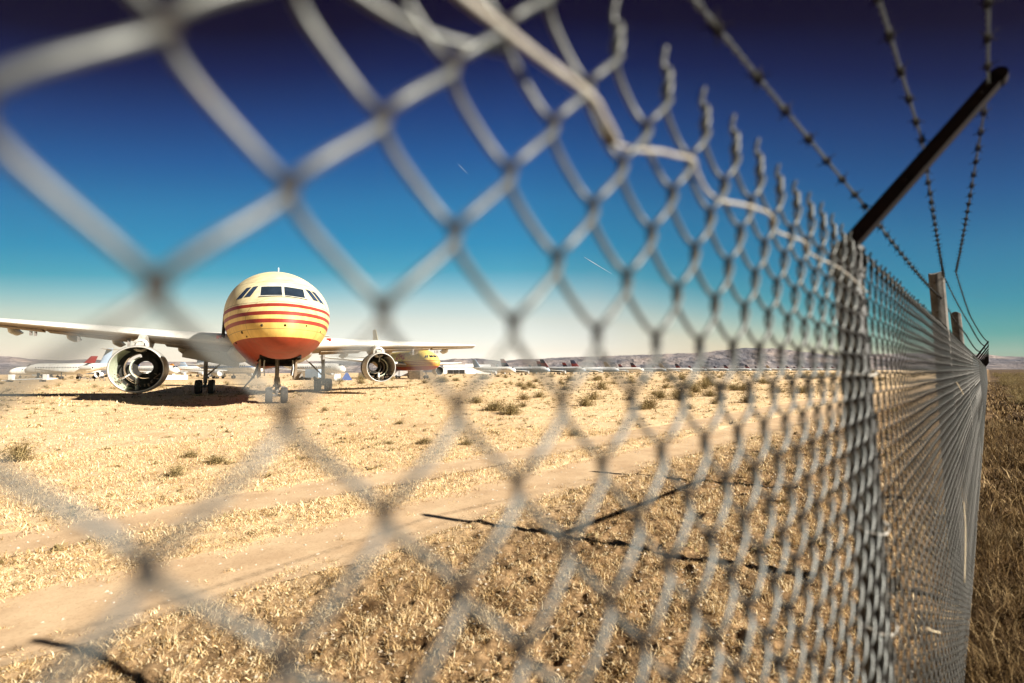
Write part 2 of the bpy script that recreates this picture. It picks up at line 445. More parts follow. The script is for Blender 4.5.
# ------------------------------------------------------------------ mountains
def mountains():
    pts = [(-900, 12), (-300, 13), (0, 16), (10, 16), (30, 13), (60, 12), (90, 13), (130, 10), (300, 10), (420, 9.5), (440, 10), (455, 11.5), (480, 11.5), (500, 9), (520, 10.5), (540, 10.8),
           (560, 12), (600, 13), (640, 14.2), (680, 15.4), (702, 15.8), (718, 17.8), (745, 20.5), (775, 19.8), (800, 16.5), (820, 14.5), (835, 13), (870, 13.5),
           (900, 14.5), (985, 13.2), (1000, 11.5), (1024, 10.5), (1200, 14), (2200, 12)]
    az = np.array([math.atan((x - 512) / FPX) for x, _ in pts])
    D = 6500.0
    hh = np.array([(dy + 1.5) / FPX * D * 1.08 * math.cos(a) for (x, dy), a in zip(pts, az)])
    a = np.radians(np.linspace(-85, 80, 1900)); rho = np.linspace(0, 1.5, 90)
    Aa, R = np.meshgrid(a, rho, indexing='xy')
    H = np.interp(Aa, az, hh)
    d = 5000 + 1500 * R
    X = d * np.sin(Aa); Y = d * np.cos(Aa)
    sh = np.where(R < 1, R ** 1.25, np.clip(1 - (R - 1) * 1.6, 0, 1))
    rid = 1 - np.abs(fbm(X / 300 + 50, Y / 700 + 50, 61, 5) * 2 - 1)
    rid2 = 1 - np.abs(fbm(X / 130 + 50, Y / 300 + 50, 67, 4) * 2 - 1)
    cut = 1 - (.75 * (1 - rid) + .5 * (1 - rid2)) * (1 - .97 * sstep(.3, 1, R))
    Z = H * sh * cut * (1 + .06 * (fbm(X / 60, Y / 60, 71, 3) - .5)) - 4
    n1, n2 = Z.shape
    i = np.arange(n1 - 1)[:, None] * n2; k = np.arange(n2 - 1)[None, :]
    f = np.stack([i + k, i + k + 1, i + n2 + k + 1, i + n2 + k], -1).reshape(-1, 4)
    structure(fast_mesh('mountains', np.stack([X, Y, Z], -1).reshape(-1, 3), f, M['mountain'], smooth=False), 'bare pinkish desert mountains along the horizon')
mountains()

# ------------------------------------------------------------------ grass
def blades(xy, hgt, wid, lean, seed=1):
    n = len(xy); rg = np.random.default_rng(seed)
    az = rg.uniform(0, 2 * PI, n); la = rg.uniform(0, 2 * PI, n)
    z = gheight(xy[:, 0], xy[:, 1]) - .004
    b = np.stack([xy[:, 0], xy[:, 1], z], -1)
    side = np.stack([np.cos(az), np.sin(az), 0 * az], -1) * (wid / 2)[:, None]
    ld = np.stack([np.cos(la), np.sin(la), 0 * la], -1)
    up = np.array([0, 0, 1.0])
    th = lean
    m = b + (ld * np.sin(th * .6)[:, None] + up * np.cos(th * .6)[:, None]) * (hgt * .55)[:, None]
    t = m + (ld * np.sin(np.minimum(th * 1.35, 1.75))[:, None] + up * np.cos(np.minimum(th * 1.35, 1.75))[:, None]) * (hgt * .5)[:, None]
    v = np.stack([b - side, b + side, m - side * .8, m + side * .8, t], 1).reshape(-1, 3)
    o = np.arange(n)[:, None] * 5
    f = np.concatenate([o + np.array([0, 1, 3]), o + np.array([0, 3, 2]), o + np.array([2, 3, 4])], 1).reshape(-1, 3)
    return v, f
def scatter(ntuft, region, rg, per, spread):
    """tuft centres through region(rg, n) then blades round each"""
    c = region(rg, ntuft)
    k = rg.integers(per[0], per[1], len(c))
    idx = np.repeat(np.arange(len(c)), k)
    sz = rg.uniform(.6, 1.5, len(c))[idx]
    d = rg.normal(0, 1, (len(idx), 2)) * (spread * sz)[:, None]
    return c[idx] + d, sz
def cone(rg, n, r0, r1, side, p=1.0):
    """random points in the viewed wedge, more of them near; side +1 = field side of the fence"""
    out = []
    while sum(map(len, out)) < n:
        a = np.radians(rg.uniform(-56, 56, n * 2))
        r = (rg.uniform(0, 1, n * 2) * (r1 ** p - r0 ** p) + r0 ** p) ** (1 / p)
        x = r * np.sin(a); y = r * np.cos(a); s, nn = to_sn(x, y)
        ok = (nn > .22) if side > 0 else (nn < .17)
        if side < 0: ok &= (nn > -9) | (r > 12)
        out.append(np.stack([x, y], -1)[ok])
    return np.concatenate(out)[:n]
def field_region(r0, r1, p, keep_mid=.65, patch=.0):
    def f(rg, n):
        q = cone(rg, n, r0, r1, 1, p)
        s, nn = to_sn(q[:, 0], q[:, 1])
        rm = rut_mask(s, nn, -.12) * (.6 + .4 * (fbm(q[:, 0] * 3, q[:, 1] * 3, 79, 2) > .42))
        rm = np.maximum(rm, rut_mask(s, nn, -.22))
        dens = .5 * fbm(q[:, 0] * .55, q[:, 1] * .55, 77, 3) + .5 * fbm(q[:, 0] * 2.2, q[:, 1] * 2.2, 78, 3)
        keep = rg.uniform(0, 1, len(q)) > np.maximum(rm * .985, np.clip((.52 - dens) * 6, 0, 1) * patch)
        return q[keep]
    return f
def make_grass():
    vs, fs, base = [], [], 0
    rg = np.random.default_rng(5)
    # (tufts, region, blades per tuft, spread, height range, width, lean range)
    sets = [(13500, field_region(1.6, 7.5, 1.7, patch=.6), (8, 26), .026, (.010, .058), .0050, (.7, 1.75)),
            (14000, field_region(6.5, 15, 1.6, patch=.5), (6, 13), .05, (.02, .09), .008, (.5, 1.6)),
            (9000, field_region(14, 38, 1.5, patch=.8), (4, 9), .09, (.03, .10), .016, (.3, 1.4)),
            (3600, field_region(36, 110, 1.2, patch=.9), (4, 8), .25, (.06, .18), .05, (.2, 1.2))]
    for q, (nt, reg, per, sp, hr, w, lr) in enumerate(sets):
        xy, sz = scatter(nt, reg, rg, per, sp)
        n = len(xy)
        h = rg.uniform(hr[0], hr[1], n) * sz
        v, f = blades(xy, h, rg.uniform(.6, 1.3, n) * w, rg.uniform(lr[0], lr[1], n), seed=q + 3)
        vs.append(v); fs.append(f + base); base += len(v)
    # a few upright paler tufts close to the fence
    c = cone(rg, 80, 3.2, 9, 1, 1.3)
    s, nn = to_sn(c[:, 0], c[:, 1]); c = c[(nn < 4.2) & (rut_mask(s, nn) < .2)]
    k = 70; xy = np.repeat(c, k, 0) + rg.normal(0, .03, (len(c) * k, 2))
    v, f = blades(xy, rg.uniform(.05, .14, len(xy)), np.full(len(xy), .004), rg.uniform(.1, .9, len(xy)), seed=40)
    vs.append(v); fs.append(f + base); base += len(v)
    tag(fast_mesh('dry_grass', np.concatenate(vs), np.concatenate(fs), M['grass_in']), 'matted pale straw grass over the field inside the fence', 'grass', kind='stuff')
    vs, fs, base = [], [], 0
    def outr(r0, r1, p, patch):
        def f(rg, n):
            q = cone(rg, n, r0, r1, -1, p)
            d = fbm(q[:, 0] * .9, q[:, 1] * .9, 97, 3)
            return q[rg.uniform(0, 1, len(q)) > np.clip((.5 - d) * 7, 0, 1) * patch]
        return f
    sets = [(5200, outr(1.5, 8, 1.2, .75), (12, 30), .05, (.04, .20), .0045, (.2, 1.4)),
            (4200, outr(7, 22, 1.1, .75), (8, 18), .09, (.06, .22), .012, (.2, 1.3)),
            (3500, outr(20, 90, 1.1, .75), (5, 10), .25, (.08, .26), .04, (.2, 1.2))]
    for q, (nt, reg, per, sp, hr, w, lr) in enumerate(sets):
        xy, sz = scatter(nt, reg, rg, per, sp); n = len(xy)
        v, f = blades(xy, rg.uniform(hr[0], hr[1], n) * sz, rg.uniform(.6, 1.3, n) * w, rg.uniform(lr[0], lr[1], n), seed=q + 50)
        vs.append(v); fs.append(f + base); base += len(v)
    tag(fast_mesh('dry_grass', np.concatenate(vs), np.concatenate(fs), M['grass_out']), 'dark brown tangled grass outside the fence', 'grass', kind='stuff')
make_grass()

# small dark dead weeds speckling the pale field
def weeds():
    rg = np.random.default_rng(88); c = cone(rg, 5200, 5, 75, 1, 1.25)
    s, nn = to_sn(c[:, 0], c[:, 1]); den = fbm(c[:, 0] * .25, c[:, 1] * .25, 55, 3)
    c = c[(nn > 1.0) & (rut_mask(s, nn) < .3) & (rg.uniform(0, 1, len(c)) < np.clip((den - .36) * 4, .1, 1))]
    k = 12; idx = np.repeat(np.arange(len(c)), k); r = np.hypot(c[:, 0], c[:, 1])[idx]; sz = rg.uniform(.5, 1.6, len(c))[idx] * (.03 + r * .0011)
    p = np.stack([c[idx, 0] + rg.normal(0, .8, len(idx)) * sz, c[idx, 1] + rg.normal(0, .8, len(idx)) * sz], -1)
    z = gheight(p[:, 0], p[:, 1]) + rg.uniform(0, .9, len(idx)) * sz * .8
    q = np.stack([p[:, 0], p[:, 1], z], -1)
    d1 = rg.normal(0, 1, (len(q), 3)) * sz[:, None] * .55; d2 = rg.normal(0, 1, (len(q), 3)) * sz[:, None] * .3
    v = np.stack([q - d1, q + d2, q + d1], 1).reshape(-1, 3)
    tag(fast_mesh('dead_weeds', v, np.arange(len(v)).reshape(-1, 3), M['shrub']), 'small dark dead weeds speckling the pale field', 'weeds', kind='stuff')
weeds()
# pebbles and clods on the ruts and verge
def pebbles():
    rg = np.random.default_rng(8); c = cone(rg, 6000, 2.5, 20, 1, 1.3)
    z = gheight(c[:, 0], c[:, 1])
    r = rg.uniform(.003, .012, len(c)) * (1 + .05 * np.hypot(c[:, 0], c[:, 1]))
    o = np.array([[1, 0, 0], [0, 1, 0], [-1, 0, 0], [0, -1, 0], [0, 0, .8], [0, 0, -.5]])
    a = rg.uniform(0, 2 * PI, len(c)); ca, sa = np.cos(a), np.sin(a)
    v = np.zeros((len(c), 6, 3)); j = rg.uniform(.6, 1.3, (len(c), 6, 1)) * o[None]
    v[..., 0] = (j[..., 0] * ca[:, None] - j[..., 1] * sa[:, None]) * r[:, None] * 1.4 + c[:, 0, None]
    v[..., 1] = (j[..., 0] * sa[:, None] + j[..., 1] * ca[:, None]) * r[:, None] + c[:, 1, None]
    v[..., 2] = j[..., 2] * r[:, None] + (z + r * .35)[:, None]
    t = np.array([[0, 1, 4], [1, 2, 4], [2, 3, 4], [3, 0, 4], [1, 0, 5], [2, 1, 5], [3, 2, 5], [0, 3, 5]])
    f = (np.arange(len(c))[:, None, None] * 6 + t[None]).reshape(-1, 3)
    tag(fast_mesh('gravel', v.reshape(-1, 3), f, simple('pale_gravel', (.5, .42, .32), .9, 0, .4, 14)), 'small pale stones strewn over the ruts', 'gravel', kind='stuff')
pebbles()

# ------------------------------------------------------------------ shrubs
def shrub_arrays(rad_, hgt, nb, rg, w):
    """many thin twigs fanning out of one root, each ending in small leaf faces"""
    az = rg.uniform(0, 2 * PI, nb); el = rg.uniform(.15, 1.45, nb); L = rg.uniform(.55, 1, nb)
    tip = np.stack([np.cos(az) * np.cos(el) * rad_ * L, np.sin(az) * np.cos(el) * rad_ * L, np.sin(el) * hgt * L], -1)
    b0 = np.stack([np.cos(az), np.sin(az), 0 * az], -1) * rad_ * .12 * rg.uniform(0, 1, nb)[:, None]
    side = np.cross(tip, [0, 0, 1.0]); side /= (np.linalg.norm(side, axis=1)[:, None] + 1e-6)
    tw = side * w * .35
    v1 = np.stack([b0 - tw, b0 + tw, tip], 1).reshape(-1, 3)
    f1 = np.arange(nb * 3).reshape(-1, 3)
    nl = nb * 7
    k = rg.integers(0, nb, nl); t = rg.uniform(.35, 1.05, nl)[:, None]
    c = b0[k] * (1 - t) + tip[k] * t + rg.normal(0, w * .8, (nl, 3)); c[:, 2] = np.abs(c[:, 2])
    d1 = rg.normal(0, 1, (nl, 3)); d1 /= np.linalg.norm(d1, axis=1)[:, None]
    d2 = rg.normal(0, 1, (nl, 3)); d2 /= np.linalg.norm(d2, axis=1)[:, None]
    v2 = np.stack([c - d1 * w, c + d2 * w * .6, c + d1 * w], 1).reshape(-1, 3)
    return np.concatenate([v1, v2]), np.concatenate([f1, np.arange(nl * 3).reshape(-1, 3) + nb * 3])
SPROTO = []
for q in range(5):
    rg = np.random.default_rng(100 + q)
    v, f = shrub_arrays(.5, .42 + .06 * (q % 3), 150, rg, .028)
    SPROTO.append((v, f))
def shrub(x, y, size, label, group=None, flat=1.0):
    v, f = SPROTO[random.randrange(5)]
    a = random.uniform(0, 6.28)
    o = fast_mesh('desert_shrub', v, f, M['shrub'])
    o.location = (x, y, float(gheight(np.array([x]), np.array([y]))[0]) - .01)
    o.rotation_euler = (0, 0, a); o.scale = (size, size, size * flat)
    return tag(o, label, 'shrub', group)
GS = 'low dry shrubs dotted over the field'
shrub(-9.9, 9.85, .95, 'spiky shrub at the left edge of the field, before the long wing', GS)
shrub(-6.69, 10.2, .62, 'leftmost of three thin shrubs beyond the far wheel rut below the nose', GS, .8)
shrub(-5.75, 9.55, .75, 'low wide shrub nearest the far rut below the airliner nose wheel', GS, .7)
shrub(-5.72, 8.35, .55, 'upright wispy shrub with a dark shadow patch at its foot', GS, 1.2)
shrub(-8.58, 22.4, .6, 'small shrub on bare ground right of the nose wheels', GS)
shrub(-3.82, 16.6, .62, 'small dark shrub below the right-hand engine shell', GS, .6)
shrub(-2.14, 11.98, .7, 'darkest low shrub in the open field right of the airliner', GS, .65)
shrub(-3.0, 11.9, .4, 'tiny pale shrub just left of the darkest low shrub', GS, .6)
shrub(-1.1, 11.8, .55, 'pale wispy shrub just right of the darkest low shrub', GS, .8)
shrub(1.7, 13.3, .5, 'small shrub between the far rut and the scrub band', GS)
rgS = np.random.default_rng(31)
n_ = 0
while n_ < 95:
    px = rgS.uniform(440, 840) if n_ < 70 else rgS.uniform(330, 840)
    yy = 377 + 38 * rgS.uniform() ** 1.3 if n_ < 70 else rgS.uniform(376, 384)
    D = EYE * FPX / (yy - (374.4 - .0052 * px)); x = (px - 512) / FPX * D
    s, nn = to_sn(x, D)
    if nn < 9.2: continue
    if px > 640 or rgS.uniform() < .45 or n_ > 70:
        o = shrub(x, D, rgS.uniform(.8, 2.0) * min(2.2, .65 + D / 60), 'dry brown shrub, one of the many scattered in the scrub band before the parked jets', 'shrubs scattered in the scrub band', .75)
        n_ += 1
def far_scrub():
    vs, fs, b = [], [], 0
    rg = np.random.default_rng(71)
    for q in range(2300):
        side = q > 1850
        a = rg.uniform(-50, 46) if not side else rg.uniform(44.6, 50)
        r = rg.uniform(60, 420) if not side else rg.uniform(14, 220)
        a = math.radians(a); x, y = r * math.sin(a), r * math.cos(a)
        s, nn = to_sn(x, y)
        if not side and nn < 12: continue
        if side and nn > -1: continue
        if math.hypot(x + 18, y - 38) < 26: continue
        if not side and rg.uniform() > .25 + .75 * sstep(-10, 18, math.degrees(a)): continue
        v, f = SPROTO[q % 5]; m = rg.choice(len(f), 330, replace=False)
        sc = rg.uniform(.7, 2.2) * (.8 + r / 260); an = rg.uniform(0, 6.28)
        w = v[f[m].ravel()] * sc
        w = np.stack([w[:, 0] * math.cos(an) - w[:, 1] * math.sin(an) + x, w[:, 0] * math.sin(an) + w[:, 1] * math.cos(an) + y, w[:, 2] * .7], -1)
        vs.append(w); fs.append(np.arange(len(w)).reshape(-1, 3) + b); b += len(w)
    tag(fast_mesh('scrub', np.concatenate(vs), np.concatenate(fs), M['shrub']), 'far brown scrub merging into a band below the parked jets', 'scrub', kind='stuff')
far_scrub()

# ------------------------------------------------------------------ the chain link fence
fence = thing('chain_link_fence', 'tall galvanised chain link fence topped with barbed wire, running away beside the camera', 'fence', tuple(P(0, .17, 0)))
FI = Matrix.Translation(-fence.location)
def fchild(o):
    o.parent = fence; o.matrix_parent_inverse = FI
    return o
WW, HH, S0, Z0, WR, AMP = .09126, .09754, .3074, 1.976, .0027, .0072
NROW = 20
def wire_proto(par, pts, sides, wr=WR, amp=AMP):
    """one zigzag wire between half-columns; par 0: starts top right, 1: starts top left. returns (ring verts grid), local s in [0, WW/2]"""
    T = NROW * pts + 1
    t = np.arange(T) / pts                     # one unit = one half-row (a straight run)
    t = t * 1.0
    ntot = NROW * 2 - 1
    t = np.linspace(0, ntot, (ntot) * pts + 1)
    ph = t % 2.0                               # 0: at start bend, 1: other bend
    tri = np.abs(((t + 0) % 2.0) - 1)          # 1 at even, 0 at odd
    # round the bends
    c = np.cos(PI * t)                         # 1 at even
    tri_c = 2 * tri - 1
    lat = .80 * tri_c + .20 * c
    lat = lat * (1 + .05)                      # hook overlap
    if par == 1: lat = -lat
    s = WW / 4 + lat * (WW / 4 + wr * .35)
    goingright = np.sign(np.sin(PI * t))       # + during 0..1
    q = np.tanh(np.sin(PI * t) * 1.6) / math.tanh(1.6)
    # par 0 starts right, moves left going down: "/" = front (toward the camera, n<0)
    n = -amp * q if par == 0 else amp * q
    z = Z0 + HH / 2 - t * HH / 2
    # bulge the long curved run the way real mesh hangs
    P3 = np.stack([s, n, z], -1)
    tan = np.gradient(P3, axis=0); tan /= np.linalg.norm(tan, axis=1)[:, None]
    ring = []
    nr_ = np.array([0, 1.0, 0]); nr_ = nr_ - tan[0] * nr_.dot(tan[0]); nr_ /= np.linalg.norm(nr_)
    for i_ in range(len(P3)):
        nr_ = nr_ - tan[i_] * nr_.dot(tan[i_]); nr_ /= np.linalg.norm(nr_)
        b_ = np.cross(tan[i_], nr_)
        a_ = np.arange(sides) * 2 * PI / sides
        ring.append(P3[i_] + wr * (np.cos(a_)[:, None] * nr_ + np.sin(a_)[:, None] * b_))
    V_ = np.array(ring)                        # (L, sides, 3)
    L = len(P3)
    i = np.arange(L - 1)[:, None] * sides; k = np.arange(sides)[None, :]; k2 = (k + 1) % sides
    F_ = np.stack([i + k, i + k2, i + sides + k2, i + sides + k], -1).reshape(-1, 4)
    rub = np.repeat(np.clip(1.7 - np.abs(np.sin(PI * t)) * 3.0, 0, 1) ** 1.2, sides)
    return V_.reshape(-1, 3), F_, rub
def mesh_panel(s_a, s_b):
    mid = (s_a + s_b) / 2
    mid = abs(mid) if s_b > 0 else abs(mid) + 3
    lod = (12, 8) if mid < 1.5 else (8, 6) if mid < 5 else (6, 4) if mid < 12 else (4, 3) if mid < 20 else (2, 3)
    pr = [wire_proto(p, *lod, wr=WR if s_b < 1.5 else WR * .78, amp=AMP if s_b < 1.5 else .0046) for p in (0, 1)]
    c0 = math.ceil((s_a - S0) / (WW / 2)); c1 = math.ceil((s_b - S0) / (WW / 2))
    cs = np.arange(c0, c1)
    vs, fs, b = [], [], 0; knot_shades = []
    for c in cs:
        # wire between half-columns c and c+1; top row -1 has odd columns
        v, f, ks_ = pr[0 if (c % 2 == 0) else 1]; knot_shades.append(ks_)
        v = v.copy(); v[:, 0] += S0 + c * WW / 2
        vs.append(v); fs.append(f + b); b += len(v)
    v = np.concatenate(vs)
    s, n, z = v[:, 0], v[:, 1], v[:, 2]
    n = n + (.010 - .008 * sstep(1.2, 3.0, s)) * (fbm(s * 1.4, z * 1.7, 201, 2) - .5) * sstep(.2, 1.5, s) - .006 * sstep(3, 5.0, s)
    s = s + .010 * (fbm(s * 2.1 + 7, z * 2.3, 205, 2) - .5) * sstep(.9, 2.0, s)
    z = z + .008 * (fbm(s * 1.7 + 3, z * 2.0, 209, 2) - .5) * sstep(.9, 2.0, s)
    wv = FW(s, n, z); wf = np.concatenate(fs); rub = np.concatenate(knot_shades)
    # twisted wire ends standing up along the top edge
    if mid < 30:
        mb = MB()
        for c in range(c0, c1):
            if c % 2 == 0: continue
            s = S0 + c * WW / 2; zt = Z0 + HH / 2
            sh = -.006 * float(sstep(3, 5.0, s))
            hj = random.uniform(-.006, .006)
            for ph in (0, PI):
                pts = []
                K = 13 if mid < 4 else 5
                for q in range(K):
                    u = q / (K - 1); a = ph + u * 2 * PI * 1.1
                    pts.append(FW(s + .0022 * math.cos(a), sh + .0032 * math.sin(a), zt - .004 + (.050 + hj) * u * (1 if ph else .66)).reshape(3))
                mb.tube(pts, [WR * (1.05 if ph else 1.25)] * (K - 1) + [WR * .75], 6 if mid < 4 else 3, cap=False)
        wf = np.concatenate([wf, np.array(mb.f, dtype=np.int64) + len(wv)]); wv = np.concatenate([wv, np.array(mb.v)]); rub = np.concatenate([rub, np.full(len(mb.v), .15)])
    o = fast_mesh('mesh_panel', wv, wf, M['galv' if s_b < 1.5 else 'galv_dark'], smooth=True)
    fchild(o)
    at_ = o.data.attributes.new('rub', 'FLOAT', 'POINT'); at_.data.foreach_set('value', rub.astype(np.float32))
    return o
posts = [-1.9, 1.55, 5.0, 8.6] + [8.6 + 3.55 * q for q in range(1, 22)]
edges_ = [-5.4, -1.9, 1.40] + posts[1:]
for a_, b_ in zip(edges_[:-1], edges_[1:]): mesh_panel(a_, b_)

# posts
def steel_post(s, off, r, ztop, arm, near=False):
    mb = MB()
    prof = [(-.3, r), (ztop, r), (ztop + .004, r * .9)] if not near else [(-.3, r), (.6, r), (1.4, r), (ztop, r), (ztop + .012, r * .85), (ztop + .016, r * .4)]
    n = 28 if near else 10
    rings = []
    for z, rr in prof:
        c = FW(s, off, z).reshape(3)
        rings.append([(c[0] + rr * math.cos(2 * PI * k / n), c[1] + rr * math.sin(2 * PI * k / n), c[2]) for k in range(n)])
    mb.loft(rings)
    o = mb.build('steel_post', M['galv_post'], smooth=True if not near else 'auto'); fchild(o)
    if arm:
        (n0, z0), (n1, z1) = arm
        ab = MB(); w = .020 if near else .024
        u = Vector(UV); a = Vector(P(s, n0, z0)); b = Vector(P(s, n1, z1)); d = (b - a).normalized(); up = u.cross(d).normalized()
        # angle iron: two thin flanges meeting along the arm
        for (o1, o2, t1, t2) in ((-w, w, -.0025, .0025), ):
            ab.hexa([a + u * x + up * y for x, y in ((-w, -w * .9), (w, -w * .9), (w, w * .9), (-w, w * .9))] + [b + u * x + up * y for x, y in ((-w, -w * .7), (w, -w * .7), (w, w * .7), (-w, w * .7))])
        ab.tube([a - u * w * 1.1, a + u * w * 1.1], w * 1.25, 12)
        if near:
            ab.tube([b - u * w, b + u * w], w * .85, 12)
            for t_ in (.12, .44, .90):   # slots where the strands are hooked
                q_ = a.lerp(b, t_); ab.tube([q_ - u * w * 1.6, q_ + u * w * 1.6], .0045, 8)
        ao = ab.build('barb_arm', M['arm']); ao.parent = o
        if near:
            cb = MB(); cb.tube([FW(s, off, ztop - .05).reshape(3), FW(s, off, ztop + .02).reshape(3)], r * 1.15, 20)
            co = cb.build('post_cap', M['galv_post'], smooth='auto'); co.parent = o
    return o
steel_post(1.55, .040, .033, 2.055, ((.265, 2.07), (-.047, 2.418)), near=True)
def wood_post(s, off, r, ztop, seed):
    mb = MB(); n = 26; rings = []; rg = random.Random(seed)
    ph = [rg.uniform(0, 6.28) for _ in range(5)]
    zs = [-.3] + [ztop * q / 16 for q in range(17)]
    for z in zs + [ztop + .006]:
        c = FW(s, off, z).reshape(3); ring = []
        for k in range(n):
            a = 2 * PI * k / n
            rr = r * (1 + .04 * math.sin(3 * a + ph[0] + z) + .03 * math.sin(7 * a + ph[1] - z * 2) + .02 * math.sin(13 * a + ph[2]))
            if z > ztop: rr *= .86
            ring.append((c[0] + rr * math.cos(a) + .012 * math.sin(z * 1.7 + ph[3]), c[1] + rr * math.sin(a), z + (.012 * math.sin(a * 2 + ph[4]) if z >= ztop else 0)))
        rings.append(ring)
    mb.loft(rings)
    return fchild(mb.build('wooden_post', M['wood'], smooth='auto'))
wood_post(5.05, .045, .048, 2.50, 3)
wood_post(8.65, .050, .052, 2.49, 9)
for q, s in enumerate([posts[0]] + posts[4:]):
    armed = s > 18 or s < 0
    steel_post(s, .045, .03, 2.03, ((.25, 2.08), (-.03, 2.54)) if armed else None)

# brace rail between the two wooden posts
mb = MB(); mb.tube([P(5.0, .28, 1.62), P(6.8, .285, 1.60), P(8.6, .28, 1.62)], .024, 10)
fchild(mb.build('brace_rail', M['galv_post'], smooth=True))
# bent tension wire woven along the top of the mesh
def sp_path(pts, k=8):
    pts = [np.array(p, float) for p in pts]; out = []
    for i_ in range(len(pts) - 1):
        p0 = pts[max(i_ - 1, 0)]; p1 = pts[i_]; p2 = pts[i_ + 1]; p3 = pts[min(i_ + 2, len(pts) - 1)]
        for j in range(k):
            t = j / k
            out.append(.5 * ((2 * p1) + (-p0 + p2) * t + (2 * p0 - 5 * p1 + 4 * p2 - p3) * t * t + (-p0 + 3 * p1 - 3 * p2 + p3) * t ** 3))
    out.append(pts[-1]); return out
def ten(pts, r, mat):
    mb = MB(); mb.tube([tuple(FW(*p).reshape(3)) for p in sp_path(pts)], r, 8)
    return fchild(mb.build('tension_wire', mat, smooth=True))
ten([(.05, -.011, 1.972), (.158, -.010, 1.965), (.23, -.009, 1.961), (.295, -.009, 1.958), (.318, -.006, 1.951), (.345, .000, 1.944)], .0030, M['tension'])
ten([(.322, -.003, 1.948), (.345, .003, 1.943), (.376, .001, 1.946), (.405, -.008, 1.951), (.44, -.009, 1.958), (.478, -.008, 1.966), (.50, -.002, 1.961), (.54, .004, 1.953), (.575, .003, 1.951), (.61, -.006, 1.953),
     (.66, -.008, 1.960), (.735, -.006, 1.967), (.8, .005, 1.960), (.9, -.006, 1.962), (1.0, .004, 1.958), (1.2, -.004, 1.96), (1.52, .0, 1.95)], .0022, M['tension'])
ten([(.05, .009, 1.955), (.125, .009, 1.944), (.17, .008, 1.948), (.215, .002, 1.960)], .0028, M['galv'])
# wire ties on the near post
for zc, dz in ((1.36, .02), (1.12, .02), (1.75, .015), (.8, .02)):
    mb = MB(); pts = []
    for q in range(15):
        a = -.4 + q / 14 * (2 * PI + .8)
        c = FW(1.55, .040, zc + dz * math.sin(a)).reshape(3)
        pts.append((c[0] + .042 * math.cos(a), c[1] + .042 * math.sin(a), c[2]))
    mb.tube(pts, .0038, 6)
    fchild(mb.build('tie_wire', M['tension'], smooth=True))

# barbed wire
def barbed(anchors, s_barb0, step=.136, phase=0):
    """anchors: (s, nn, z) polyline; two twisted strands plus four point barbs"""
    an = [P(*a) for a in anchors]
    sv = [a[0] for a in anchors]
    def at(s):
        s = min(max(s, sv[0]), sv[-1])
        for i_ in range(len(sv) - 1):
            if s <= sv[i_ + 1]:
                t = (s - sv[i_]) / (sv[i_ + 1] - sv[i_])
                p = an[i_] * (1 - t) + an[i_ + 1] * t
                L = sv[i_ + 1] - sv[i_]
                p = p - np.array([0, 0, 1]) * .006 * L * 4 * t * (1 - t)
                return p
        return an[-1]
    strands = MB()
    for ph in (0, PI):
        s = sv[0]; pts = []
        while s < sv[-1]:
            near = s < 3
            a = ph + 2 * PI * s / .055 + phase
            r = .0021
            p = at(s) + r * (math.cos(a) * np.array(NV) + math.sin(a) * np.array([0, 0, 1]))
            pts.append(tuple(p)); s += .0095 if s < 2 else (.02 if s < 5 else .12)
        strands.tube(pts, .0015, 5)
    b = MB(); s = s_barb0; q = 0
    rg = random.Random(int(phase * 100) + 4)
    U = np.array(UV); Nn = np.array(NV); Zz = np.array([0, 0, 1.0])
    while s < min(sv[-1], 24):
        c = at(s); n = 6 if s < 3 else 4
        pts = []
        for j in range(15 if s < 5 else 6):
            a = j / (14 if s < 5 else 5) * 4 * PI; d = (j / (14 if s < 5 else 5) - .5) * .016
            pts.append(tuple(c + U * d + .0056 * (math.cos(a) * Nn + math.sin(a) * Zz)))
        b.tube(pts, .0019, n)
        a0 = rg.uniform(0, PI)
        for j in range(4):
            a = a0 + j * PI / 2 + rg.uniform(-.25, .25)
            d = math.cos(a) * Nn + math.sin(a) * Zz; d = d + U * rg.uniform(-.35, .35)
            L = rg.uniform(.014, .019)
            b.tube([tuple(c + U * (-.006 + .004 * j)), tuple(c + U * (-.006 + .004 * j) + d * L)], [.0018, .0007], n)
        s += step * rg.uniform(.93, 1.07); q += 1
    o = fchild(strands.build('barbed_wire', M['barb'], smooth=True))
    k = b.build('barb_points', M['barb_knot'], smooth=True); k.parent = o
    return o
ss6 = [s for s in posts[4:] if s > 18]
barbed([(-5.4, .211, 2.176), (1.55, .211, 2.176), (5.0, .235, 2.30), (8.6, .19, 2.20), (ss6[0], .16, 2.26)] + [(s, .16, 2.26) for s in ss6[1:]], .02, phase=.3)
barbed([(-5.4, .092, 2.319), (1.55, .092, 2.319), (5.0, .215, 2.47), (8.6, .15, 2.33), (ss6[0], .06, 2.42)] + [(s, .06, 2.42) for s in ss6[1:]], .055, phase=1.3)
barbed([(-5.4, -.029, 2.401), (1.55, -.029, 2.401), (5.0, .145, 2.495), (8.6, .14, 2.44), (ss6[0], -.02, 2.53)] + [(s, -.02, 2.53) for s in ss6[1:]], .09, phase=2.3)

